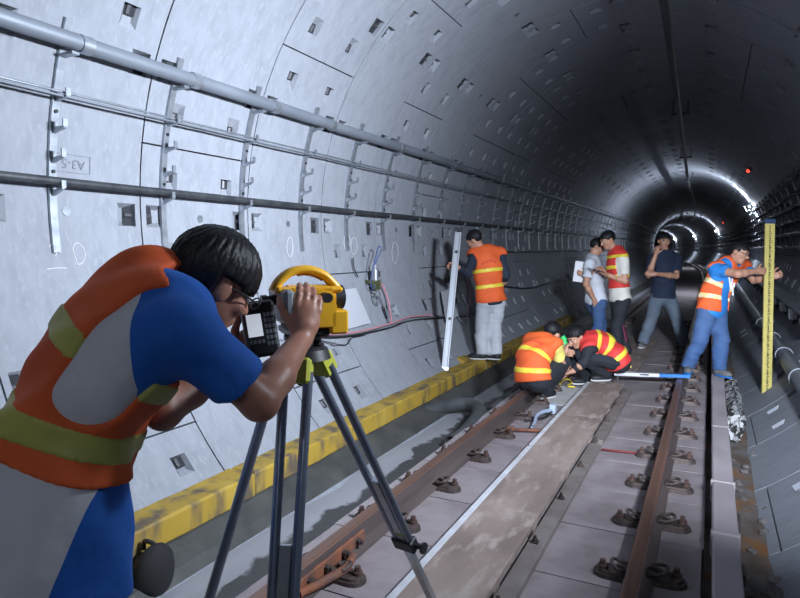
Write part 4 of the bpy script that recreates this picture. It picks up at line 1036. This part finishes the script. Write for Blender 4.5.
# ------------------------------------------------------------------ 3 man in the white shirt with papers
Z2 = 9.0
f = nrm(dirn(.95, .25)); r = nrm(np.cross(f, UP))
pel = at(596, 300, Z2); hipR = pel + r*.085 - UP*.04; hipL = pel - r*.085 - UP*.04
g0 = -.065
anR = np.array([*at(592, 350, Z2-.1)[:2], g0+.09]); anL = np.array([*at(603, 350, Z2+.1)[:2], g0+.09])
knR, knL = stand(pel, hipR, hipL, anR, anL, f)
J = joints(nrm(dirn(.85, -.2, -.45)), at(597, 247, Z2), pelvis=pel, neck=at(592, 258, Z2), shR=at(590, 264, Z2-.17), shL=at(594, 263, Z2+.17), elR=at(586, 284, Z2-.2), wrR=at(594, 299, Z2-.16),
    elL=at(592, 283, Z2+.25), wrL=at(586, 275, Z2-.02), hipR=hipR, hipL=hipL, knR=knR, knL=knL, anR=anR, anL=anL, toeR=toe(anR, f, g0+.035), toeL=toe(anL, f, g0+.035),
    handR=(nrm(dirn(.35, .1, -.9)), nrm(dirn(.2, 1, 0)), dirn(1, 0, .2), .22), handL=(nrm(dirn(-.8, -.4, .2)), nrm(dirn(-.2, .8, .2)), UP, .5))
person('man in a white shirt and blue jeans holding papers, behind the tablet man', J,
    dict(h=.012, hf=.009, trousers=M_JEANB, shirt=M_WSHIRT, sleeve=.7, collar=M_WSHIRT, hem=.06, slw=.008))

# ------------------------------------------------------------------ 4 man with the tablet in the orange vest
Z3 = 8.6
f = nrm(dirn(-.92, -.05)); r = nrm(np.cross(f, UP))
pel = at(620, 298, Z3); hipR = pel + r*.085 - UP*.04; hipL = pel - r*.085 - UP*.04
anR = np.array([*at(626, 358, Z3+.08)[:2], g0+.09]); anL = np.array([*at(618, 358, Z3-.08)[:2], g0+.09])
knR, knL = stand(pel, hipR, hipL, anR, anL, f)
J = joints(nrm(dirn(-.85, -.1, -.42)), at(608, 240, Z3), pelvis=pel, neck=at(616, 251, Z3), shR=at(616, 258, Z3+.17), shL=at(623, 258, Z3-.17), elL=at(625, 281, Z3-.17), wrL=at(608, 275, Z3-.10),
    elR=at(612, 280, Z3+.2), wrR=at(601, 268, Z3+.06), hipR=hipR, hipL=hipL, knR=knR, knL=knL, anR=anR, anL=anL, toeR=toe(anR, f, g0+.035), toeL=toe(anL, f, g0+.035),
    handL=(nrm(dirn(-.9, 0, .25)), UP, dirn(-.2, -1, 0), .45), handR=(nrm(dirn(-.9, -.2, -.2)), -UP, dirn(0, -1, 0), .4))
person('man in a red-orange vest and cream tee writing on a dark tablet', J,
    dict(h=.011, hf=.008, trousers=M_DARKC, shirt=M_CREAM, sleeve=.7, vest=[M_RED], band_mat=M_BANDY, bands=[(.88, .024), (.66, .028), (.46, .028)], vhem=-.14, vinf=.024, hem=.05, slw=.01, arm_r=.095, stripe=tuple(-dirn(0, 1)), stripe_mat=mat('maroon_stripe', (.16, .02, .06), .8)))

# ------------------------------------------------------------------ 5 man in the navy polo
Z4 = 9.55
f = nrm(dirn(-.10, -1)); r = nrm(np.cross(f, UP))
pel = at(663, 296, Z4); hipR = pel + r*.09 - UP*.04; hipL = pel - r*.09 - UP*.04
anR = np.array([*at(643, 345, Z4-.05)[:2], g0+.09]); anL = np.array([*at(685, 342, Z4+.1)[:2], SLAB+.1])
knR, knL = stand(pel, hipR, hipL, anR, anL, f, 1.04)
J = joints(nrm(dirn(-.12, -1, -.18)), at(664, 241, Z4), pelvis=pel, neck=at(665, 253, Z4), shR=at(653, 259, Z4), shL=at(677, 259, Z4+.02), elR=at(648.5, 275, Z4-.14), wrR=at(656, 254, Z4-.20),
    elL=at(676, 276, Z4-.12), wrL=at(656, 274, Z4-.26), hipR=hipR, hipL=hipL, knR=knR, knL=knL, anR=anR, anL=anL, toeR=toe(anR, dirn(-.5, -.7), g0+.035), toeL=toe(anL, dirn(.5, -.7), SLAB+.035),
    handR=(nrm(dirn(.2, .1, .9)), nrm(dirn(.6, .6, 0)), dirn(.4, -.3, .1), .6), handL=(nrm(dirn(-.9, .1, .05)), nrm(dirn(0, .7, -.3)), UP, .4))
person('man in a navy polo and faded jeans resting his chin on his hand', J,
    dict(h=.012, hf=.008, s=1.04, trousers=M_JEANL, shirt=M_NAVY, sleeve=.75, collar=M_NAVY, hem=.04, slw=.012, loose=.022, shoes=M_SHOEG, thick=1.05))

# ------------------------------------------------------------------ 6 man in blue holding the yellow staff
Z5 = 7.15
f = nrm(dirn(.38, -.80)); r = nrm(np.cross(f, UP))
pel = at(712, 309, Z5); hipR = pel + r*.085 - UP*.04; hipL = pel - r*.085 - UP*.04
anL = np.array([*at(719, 372, Z5-.1)[:2], .09]); anR = np.array([*at(688, 368, Z5+.1)[:2], .09])
knR, knL = stand(pel, hipR, hipL, anR, anL, dirn(.2, -1))
# his right shoulder is nearer the left of the picture
J = joints(nrm(dirn(.55, -.75, -.32)), at(739, 253, Z5-.12), hup=dirn(.25, 0, .95), pelvis=pel, mid=at(715, 291, Z5), neck=at(731, 263, Z5-.05), shR=at(716, 269, Z5-.10), shL=at(744, 267, Z5+.08), elR=at(738, 274, Z5-.33), wrR=at(756, 271, Z5-.28),
    elL=at(754, 280, Z5+.10), wrL=at(771, 277, Z5-.12), hipR=hipR, hipL=hipL, knR=knR, knL=knL, anR=anR, anL=anL, toeR=toe(anR, dirn(-.35, -.8), .035), toeL=toe(anL, dirn(.25, -.9), .035),
    handR=(nrm(dirn(.95, .1, 0)), nrm(dirn(.2, .9, -.1)), UP, .35), handL=(nrm(dirn(.35, -.25, .15)), nrm(dirn(-.8, -.5, 0)), UP, .85))
_, so_ = person('man in a blue tee and open orange vest holding the yellow staff', J,
    dict(h=.010, hf=.0072, trousers=M_JEANB, shirt=M_TEEB, sleeve=.55, vest=M_ORANGE, band_mat=M_BANDP, bands=[(.50, .028), (.24, .028)], vhem=.03, vinf=.030, hem=.12, open=.065, glasses=True, slw=.012, loose=.022, shoes=M_SHOEG, sole=M_BLUEP, arm_r=.09))
JB = J
# white print on his shirt front
bm = BM(); ff = nrm(np.cross(nrm(J['shR']-J['shL']), nrm(J['neck']-J['mid']))); ff = ff if np.dot(ff, f) > 0 else -ff
cc = lerp(J['mid'], J['neck'], .45); bs = np.array(so_.parent.location)
for a, b in (((-.05, .06), (-.03, -.06)), ((-.03, -.06), (0, .05)), ((0, .05), (.02, -.08)), ((.02, -.08), (.05, .06)), ((-.01, -.04), (-.02, -.15))):
    rr2 = nrm(np.cross(ff, UP)); P_ = [cc + rr2*x + UP*z + ff*(.136 - 1.2*x*x) for x, z in (a, lerp(a, b, .5), b)]
    tube(bm, [Vector(p - bs) for p in P_], .009, 6)
o = child('shirt_print', bm, M_PAPER, so_)

# ------------------------------------------------------------------ 7 crouching man in the orange vest, back to the camera
Z6 = 6.15
pel = at(533, 379, Z6); f = nrm(dirn(.75, .65)); r = nrm(np.cross(f, UP))
hipR = pel + r*.085; hipL = pel - r*.085
anR = np.array([*onz(545, 399, SLAB)[:2], SLAB+.09]); anL = np.array([*(anR - r*.30 + f*.05)[:2], SLAB+.09])
knR = ik(hipR, anR, .43, .43, f*.9 + UP*.35); knL = ik(hipL, anL, .43, .43, f*.9 + UP*.35)
J = joints(nrm(dirn(.6, .55, -.55)), at(552, 334, Z6+.30), hup=dirn(.5, .3, .8), pelvis=pel, mid=at(531, 362, Z6+.02), neck=at(544, 341, Z6+.18), shR=at(554, 345, Z6+.06), shL=at(531, 341, Z6+.26), elR=at(562, 365, Z6+.16), wrR=at(565, 354, Z6+.34),
    elL=at(545, 365, Z6+.45), wrL=at(561, 357, Z6+.50), hipR=hipR, hipL=hipL, knR=knR, knL=knL, anR=anR, anL=anL, toeR=toe(anR, f, SLAB+.035), toeL=toe(anL, f, SLAB+.035),
    handR=(nrm(dirn(.2, .4, .8)), nrm(dirn(.7, .3, 0)), dirn(-.2, .6, .4), .7))
person('crouching man in an orange vest and yellow tee holding a green device', J,
    dict(h=.010, hf=.0075, trousers=M_DARKC, shirt=M_YTEE, sleeve=.7, vest=[M_ORANGE, M_ORPRINT], vest_fn=back_print(J), band_mat=M_BANDY, bands=[(.55, .026), (.22, .026)], vhem=.02, vinf=.024, hem=.02, slw=.012, btilt=.12, arm_r=.084))
CO = J
# ------------------------------------------------------------------ 8 crouching man in the red vest
Z7 = 6.95; zp = -.06
f = nrm(dirn(-.93, -.12)); r = nrm(np.cross(f, UP))
pel = at(617, 361, Z7); hipR = pel + r*.085; hipL = pel - r*.085
anL = np.array([*onz(606, 381, zp)[:2], zp+.09]); anR = np.array([*(anL + r*.25 + f*.12)[:2], SLAB+.10])
knR = ik(hipR, anR, .42, .42, f*.9 + UP*.5); knL = ik(hipL, anL, .42, .42, f*.9 + UP*.35)
J = joints(nrm(dirn(-.75, -.30, -.5)), at(576.5, 337, Z7-.04), hup=dirn(-.4, -.1, .8), pelvis=pel, mid=at(606, 346, Z7), neck=at(585, 340, Z7), shR=at(588, 344, Z7+.17), shL=at(590, 348, Z7-.16), elL=at(583, 363, Z7-.22), wrL=at(573, 371, Z7-.20),
    elR=at(578, 360, Z7+.18), wrR=at(570, 369, Z7+.05), hipR=hipR, hipL=hipL, knR=knR, knL=knL, anR=anR, anL=anL, toeR=toe(anR, f, SLAB+.045), toeL=toe(anL, f, zp+.035),
    handL=(nrm(dirn(-.8, .1, -.3)), -UP, dirn(0, 1, .2), .4))
person('crouching man in dark clothes and a red vest with yellow bands', J,
    dict(h=.010, hf=.0075, trousers=M_DARKC, shirt=M_DARKC, sleeve=1.9, vest=M_RED, band_mat=M_BANDY, bands=[(.82, .026), (.52, .028), (.16, .03)], vhem=.05, vinf=.030, hem=.06, arm_r=.080))
CR = J
# ================================================================== INSTRUMENT AND TRIPOD
hub = at(303, 352, 1.88)
tx = nrm(dirn(.90, .44)); Mi = frame(hub, tx, UP)           # local x = telescope direction, z up
Ti = empty('surveying_instrument', hub, 'yellow total station with carrying handle, keypad and lit screen on the tripod', 'total station')
def loc(bm): bm.transform(Matrix.Diagonal((.92, .92, .80, 1))); bm.transform(Mi); bm.transform(Matrix.Translation(-Vector(hub))); return bm
bm = BM(); cyl(bm, (0, 0, .012), (0, 0, .030), .070, n=24); cyl(bm, (0, 0, .050), (0, 0, .066), .062, n=24)
for a in (0, 2.1, 4.2): cyl(bm, (.05*math.cos(a), .05*math.sin(a), .028), (.05*math.cos(a), .05*math.sin(a), .052), .014, n=14)
child('tribrach', loc(bm), M_BLACK, Ti, sharp=40)
# yoke: two uprights and base
bm = BM(); box(bm, (-.062, -.085, .066), (.072, .085, .105), .012)
child('yoke_base', loc(bm), M_BLACK, Ti)
for s in (-1, 1):
    bm = BM(); pr_ = [(-.055, .10), (.085, .10), (.088, .17), (.075, .225), (.03, .25), (-.03, .25), (-.06, .215)]
    A = [bm.verts.new((x, s*.062, z)) for x, z in pr_]; B = [bm.verts.new((x, s*.098, z)) for x, z in pr_]
    bm.faces.new(A); bm.faces.new(B[::-1])
    for i in range(len(pr_)): bm.faces.new((A[i], B[i], B[(i+1) % len(pr_)], A[(i+1) % len(pr_)]))
    bmesh.ops.recalc_face_normals(bm, faces=bm.faces); bmesh.ops.bevel(bm, geom=bm.edges[:], offset=.006, segments=2, affect='EDGES')
    child('yoke_arm', loc(bm), M_TSY, Ti, sharp=40)
    bm = BM(); cyl(bm, (.0, s*.098, .19), (.0, s*.112, .19), .032, n=20); child('trunnion_cap', loc(bm), M_TSG, Ti, sharp=40)
# grey rear side panel
bm = BM(); box(bm, (-.088, -.100, .120), (-.052, .100, .245), .012); child('rear_housing', loc(bm), M_TSG, Ti)
# telescope
bm = BM(); cyl(bm, (-.05, 0, .205), (.10, 0, .205), .050, .050, n=22); bmesh.ops.create_cube(bm, size=1, matrix=Matrix.Translation((.02, 0, .205)) @ Matrix.Diagonal((.13, .11, .085, 1)))
tel = child('telescope', loc(bm), M_TSY, Ti, sharp=40)
bm = BM(); cyl(bm, (.10, 0, .205), (.135, 0, .205), .047, n=24); cyl(bm, (.13, 0, .205), (.138, 0, .205), .040, n=24); child('objective_ring', loc(bm), M_BLACK, tel, sharp=40)
bm = BM(); cyl(bm, (-.12, 0, .200), (-.045, 0, .205), .017, .024, n=16); cyl(bm, (-.135, 0, .199), (-.118, 0, .200), .022, n=16); child('eyepiece', loc(bm), M_BLACK, tel, sharp=40)
bm = BM(); cyl(bm, (.04, -.100, .215), (.04, -.135, .215), .018, n=14); child('focus_knob', loc(bm), M_BLACK, Ti, sharp=40)
# battery block low on the objective side
bm = BM(); box(bm, (.062, -.098, .075), (.125, .098, .165), .008); child('battery_block', loc(bm), M_TSY, Ti)
# handle
bm = BM(); pts = spline([(-.095, 0, .235), (-.075, 0, .272), (-.035, 0, .305), (.02, 0, .312), (.07, 0, .292), (.10, 0, .262), (.118, 0, .240)], 6)
n0 = len(bm.verts); tube(bm, pts, .017, 10)
for v in bm.verts: v.co.y *= 1.5
child('carrying_handle', loc(bm), M_TSY, Ti, smooth=True)
bm = BM(); box(bm, (-.10, -.055, .225), (.125, .055, .250), .010); child('handle_base', loc(bm), M_TSY, Ti)
bm = BM(); tube(bm, [Vector(p) - Vector((0, 0, .0)) for p in pts[14:26]], .0175, 10)
for v in bm.verts: v.co.y *= .9; v.co.z -= .006
child('grip_pad', loc(bm), mat('grip_brown', (.30, .12, .03), .6), Ti, smooth=True)
# control panel, tilted to the operator
Mk = frame(at(262, 328, 1.80), nrm(dirn(.93, .36, .0)), nrm(dirn(.30, -.86, .35)))
Mk = frame(at(261, 328, 1.70), nrm(dirn(.90, .35, .10)), nrm(dirn(.30, -.90, .25)))
def lock(bm): bm.transform(Mk); bm.transform(Matrix.Translation(-Vector(hub))); return bm
bm = BM(); box(bm, (-.045, -.078, -.035), (.045, .078, 0), .008); kp = child('control_panel', lock(bm), M_BLACK, Ti)
bm = BM(); box(bm, (-.036, -.022, -.002), (.004, .040, .0015)); child('screen', lock(bm), M_LCD, kp)
for i in range(3):
    for j in range(6):
        bm = BM(); box(bm, (.011 + i*.010, .030 - j*.016, 0), (.018 + i*.010, .041 - j*.016, .003), .001); child('key', lock(bm), M_TSG, kp)
for i in range(4):
    bm = BM(); box(bm, (-.036 + i*.011, -.042, 0), (-.028 + i*.011, -.032, .003), .001); child('key', lock(bm), M_TSG, kp)

Tt = empty('tripod', onz(300, 690, SLAB), 'aluminium surveying tripod with lime green joints under the yellow instrument', 'tripod')
tb = Vector(Tt.location)
def tl(bm): bm.transform(Matrix.Translation(-tb)); return bm
H = Vector(hub)
bm = BM(); cyl(bm, H + Vector((0, 0, -.018)), H + Vector((0, 0, .012)), .085, .075, n=24); child('head_plate', tl(bm), M_BLACK, Tt, sharp=40)
bm = BM(); cyl(bm, H + Vector((0, 0, -.10)), H + Vector((0, 0, -.018)), .018, n=12); child('centre_screw', tl(bm), M_BLACK, Tt, sharp=40)
feet = {'right': onz(443, 622, SLAB), 'near': at(266, 880, 1.57), 'left': onz(160, 765, SLAB)}
feet['near'][2] = SLAB
for k, ft in feet.items():
    F_ = Vector(ft); hz = Vector((F_.x-H.x, F_.y-H.y, 0)).normalized(); top = H + hz*.075 + Vector((0, 0, -.045)); d = (F_ - top); L = d.length; d.normalize(); sd = d.cross(Vector((0, 0, 1))).normalized()
    bm = BM(); box(bm, (-.045, -.030, -.035), (.045, .030, .04), .008); bm.transform(frame(top, sd, -d)); lg0 = child('hinge_clamp', tl(bm), M_LIME, Tt)
    bm = BM(); mid_ = top + d*L*.62
    for s in (-1, 1): cyl(bm, top + sd*.036*s, mid_ + sd*.030*s, .0150, .0150, n=12)
    lg = child('leg', tl(bm), M_TUBE, Tt, sharp=40)
    bm = BM(); box(bm, (-.048, -.022, -.03), (.048, .022, .03), .005); bm.transform(frame(mid_, sd, -d)); child('leg_clamp', tl(bm), M_BLACK, lg)
    bm = BM(); cyl(bm, mid_ + sd*.045, mid_ + sd*.085, .010, n=8); cyl(bm, mid_ + sd*.080, mid_ + sd*.090, .022, n=10); child('clamp_screw', tl(bm), M_BLACK, lg)
    bm = BM(); box(bm, (-.022, -.012, -.004), (.022, .012, .012)); bm.transform(frame(mid_ - d*.06, sd, -d)); child('yellow_tag', tl(bm), M_LIME, lg)
    bm = BM(); box(bm, (-.017, -.012, 0), (.017, .012, L*.60), .002); bm.transform(frame(F_ - d*.04, sd, -d)); child('lower_leg', tl(bm), M_ALU, lg)
    bm = BM(); cyl(bm, F_ - d*.10, F_, .022, .004, n=10); child('foot_spike', tl(bm), M_DARKST, lg)

# ================================================================== STAFFS
def staff(p0, p1, face, w, th, name, label, m, cat):
    d = nrm(np.asarray(p1)-p0); L = np.linalg.norm(np.asarray(p1)-p0); r_ = nrm(np.cross(d, face)); Mx = frame(p0, r_, d)
    t = empty(name, p0, label, cat)
    return t, Mx, L, (lambda bm: (bm.transform(Mx), bm.transform(Matrix.Translation(-Vector(p0))), bm)[2])
p0 = at(766.5, 397, 6.95); p1 = at(770, 219, 6.95)
t, Mx, L, put = staff(p0, p1, -VIEW, .1, .03, 'levelling_staff', 'yellow graduated levelling staff standing on the right wall foot', M_STAFFY, 'staff')
bm = BM(); box(bm, (-.052, -.014, .0), (.052, .014, L-.05), .004); child('staff_body', put(bm), M_STAFFY, t)
bm = BM(); box(bm, (-.057, -.018, L-.055), (.057, .018, L), .006); child('top_cap', put(bm), mat('cap_navy', (.03, .06, .14), .5), t)
bm = BM(); box(bm, (-.03, -.012, -.03), (-.005, .012, .0)); box(bm, (.010, -.012, -.03), (.035, .012, .0)); child('foot', put(bm), M_BLACK, t)
sgn = 1
for cand in (1, -1):
    if (Mx @ Vector((0, cand, 0)) - Mx @ Vector((0, 0, 0))).dot(Vector(VIEW)) < 0: sgn = cand
bm = BM()
for k in range(int((L-.08)/.02)):
    z = .03 + .02*k; w_ = .030 if k % 5 == 0 else .018
    box(bm, (-.014, sgn*.0145-.0006, z), (-.014 + w_, sgn*.0145+.0006, z+.010))
o = child('graduation_marks', put(bm), M_INK, t); o['kind'] = 'stuff'
for k in range(int((L-.1)/.1)):
    M2 = frame((-.0, sgn*.0153, .075 + .1*k), (-sgn, 0, 0) if sgn > 0 else (1, 0, 0), (0, sgn, 0))
    o = text_mesh('staff_number', str((k + 4) % 10), .055, M_INK, Matrix.Translation(-Vector(p0)) @ Mx @ M2); o.parent = t
p0 = at(444.5, 371, 7.30); p1 = at(458.5, 229, 7.72)
t, Mx, L, put = staff(p0, p1, -VIEW, .1, .03, 'grey_staff', 'pale aluminium staff held upright by the man on the yellow beam', M_ALU, 'staff')
bm = BM()
for s in (-1, 1): box(bm, (s*.032-.009, -.022, 0), (s*.032+.009, .022, L-.04), .003)
box(bm, (-.032, -.010, 0), (.032, .010, L-.04)); child('staff_body', put(bm), mat('staff_pale', (.36, .385, .42), .45, .3), t)
bm = BM(); box(bm, (-.045, -.024, L-.045), (.045, .024, L+.01), .004); child('top_cap', put(bm), M_BLACK, t)
for z in (.62, 1.45):
    for s in (-1, 1):
        bm = BM(); cyl(bm, (0, s*.010, z*L/1.75), (0, s*.024, z*L/1.75), .018, n=12); child('lock_button', put(bm), M_BLACK, t)
bm = BM(); box(bm, (-.045, -.024, .0), (.045, .024, .05), .004); child('foot_cap', put(bm), M_GALV, t)

# ================================================================== THINGS HELD, THINGS ON THE TRACK
bm = BM(); box(bm, (-.105, -.004, -.15), (.105, .004, .15), .002); bm.transform(frame(at(581.5, 272, 8.96), nrm(dirn(.9, -.35, -.12)), nrm(dirn(.12, -.1, 1)))); tag(link('paper_sheet', bm, M_PAPER), 'white sheets of paper held by the man in the white shirt', 'paper')
bm = BM(); box(bm, (-.11, -.085, -.006), (.11, .085, .006), .004); bm.transform(frame(at(596.5, 270.3, 8.5), nrm(dirn(.9, .1, -.24)), nrm(dirn(.2, -.05, 1)))); tb_ = tag(link('tablet', bm, M_DARKST), 'dark tablet held flat by the man in the cream tee', 'tablet')
p = lerp(CO['wrR'], CO['wrL'], .35) + dirn(.02, .05, .06)
t = empty('green_device', p, 'bright green handheld device raised by the crouching man', 'device')
bm = BM(); box(bm, (-.028, -.025, -.09), (.028, .025, .09), .014); bm.transform(frame((0, 0, 0), nrm(dirn(.9, -.3, 0)), nrm(dirn(-.2, .3, .9)))); child('case', bm, M_GREEN, t)
bm = BM(); cyl(bm, Vector(dirn(.01, .02, .085)), Vector(dirn(-.02, .03, .125)), .03, n=14); child('lens_cap', bm, M_GREEN, t, sharp=40)
# track gauge bar across the track in front of the blue man
pa, pb = onz(614, 374, .02), onz(690, 377, .025); pa[2] = .02; pb[2] = .03
t = empty('track_gauge', pa, 'white and blue track gauge bar lying across the right rail', 'gauge'); d = pb-pa
Mx = frame((0, 0, 0), d, UP); Lg = np.linalg.norm(d)
for a, b, m, nm in ((0, .60, M_WHITE, 'white_section'), (.60, 1.0, M_BLUEP, 'blue_section')):
    bm = BM(); box(bm, (a*Lg, -.022, -.016), (b*Lg, .022, .022), .004); bm.transform(Mx); child(nm, bm, m, t)
bm = BM(); box(bm, (.34*Lg, -.0235, .0), (.46*Lg, -.021, .014)); bm.transform(Mx); child('dark_label', bm, M_INK, t)
bm = BM(); box(bm, (.03, -.012, -.07), (.05, .012, -.016)); bm.transform(Mx); child('jaw', bm, M_DARKST, t)
# yellow tipped tool by the gauge
bm = BM(); cyl(bm, onz(626, 362, -.02), onz(631, 367, -.02), .018, .010, n=8); tag(link('marker_pen', bm, M_BANDY), 'short yellow marker standing behind the crouching man in red', 'marker')
# white and blue hand tool with cable beside the deck strip
p = onz(553, 410, -.10); t = empty('plastic_tool', p, 'pale plastic hand tool with a bent cable beside the white strip', 'tool')
bm = BM(); box(bm, (-.03, -.05, -.03), (.03, .05, .06), .01); child('grip', bm, mat('pale_blue_plastic', (.45, .52, .62), .4), t)
bm = BM(); tube(bm, spline([(0, -.04, .0), (-.05, -.12, .01), (-.09, -.26, .0), (-.07, -.42, -.02), (-.06, -.55, -.03)], 6), [.022 - .0004*k for k in range(25)], 8); child('cable', bm, mat('pale_blue_cable', (.30, .36, .46), .5), t, smooth=True)
bm = BM(); tube(bm, spline([(.0, -.06, .0), (-.02, -.2, -.02), (-.12, -.3, -.03), (-.18, -.34, -.04)], 6), .010, 8); child('lead', bm, M_BLACK, t, smooth=True)
# bright paper and tools under the crouching men
bm = BM(); box(bm, (-.20, -.45, 0), (.20, .45, .006)); o = tag(link('work_sheet', bm, mat('pale_sheet', (.55, .56, .55), .8, 0, (.44, .43, .42), 8)), 'pale sheet spread on the slab between the crouching men', 'sheet'); o.location = (-.43, 6.75, SLAB+.006)
bm = BM(); tube(bm, spline([onz(560, 384, -.12), onz(566, 379, -.12), onz(572, 382, -.12), onz(568, 386, -.12), onz(575, 387, -.12)], 6), .010, 6); tag(link('rope', bm, M_BANDY, smooth=True), 'coiled yellow cord on the pale sheet by the crouching men', 'cord')
bm = BM(); box(bm, (-.11, -.025, 0), (.11, .025, .035), .006); o = tag(link('small_level', bm, M_ALU), 'small silver level at the hands of the red vest man', 'level'); o.location = onz(583, 369.5, -.06); o.rotation_euler = (0, 0, .5)
# dark bag in the gutter behind the operator
bm = BM(); bmesh.ops.create_icosphere(bm, subdivisions=3, radius=1)
for v in bm.verts: v.co = Vector((v.co.x*.10*(1 + .25*v.co.z), v.co.y*.12, v.co.z*.15 + .03*math.sin(4*v.co.x)))
p = onz(148, 592, -.29); o = empty('black_bag', (p[0]+.03, p[1], -.19), 'black bag slumped in the gutter beside the operator', 'bag'); child('bag_body', bm, mat('black_canvas', (.012, .012, .014), .85), o, smooth=True)
bm = BM(); tube(bm, spline([(-.05, 0, .12), (-.04, .0, .165), (.03, 0, .16), (.05, 0, .10)], 6), .012, 8); child('strap', bm, M_BLACK, o, smooth=True)
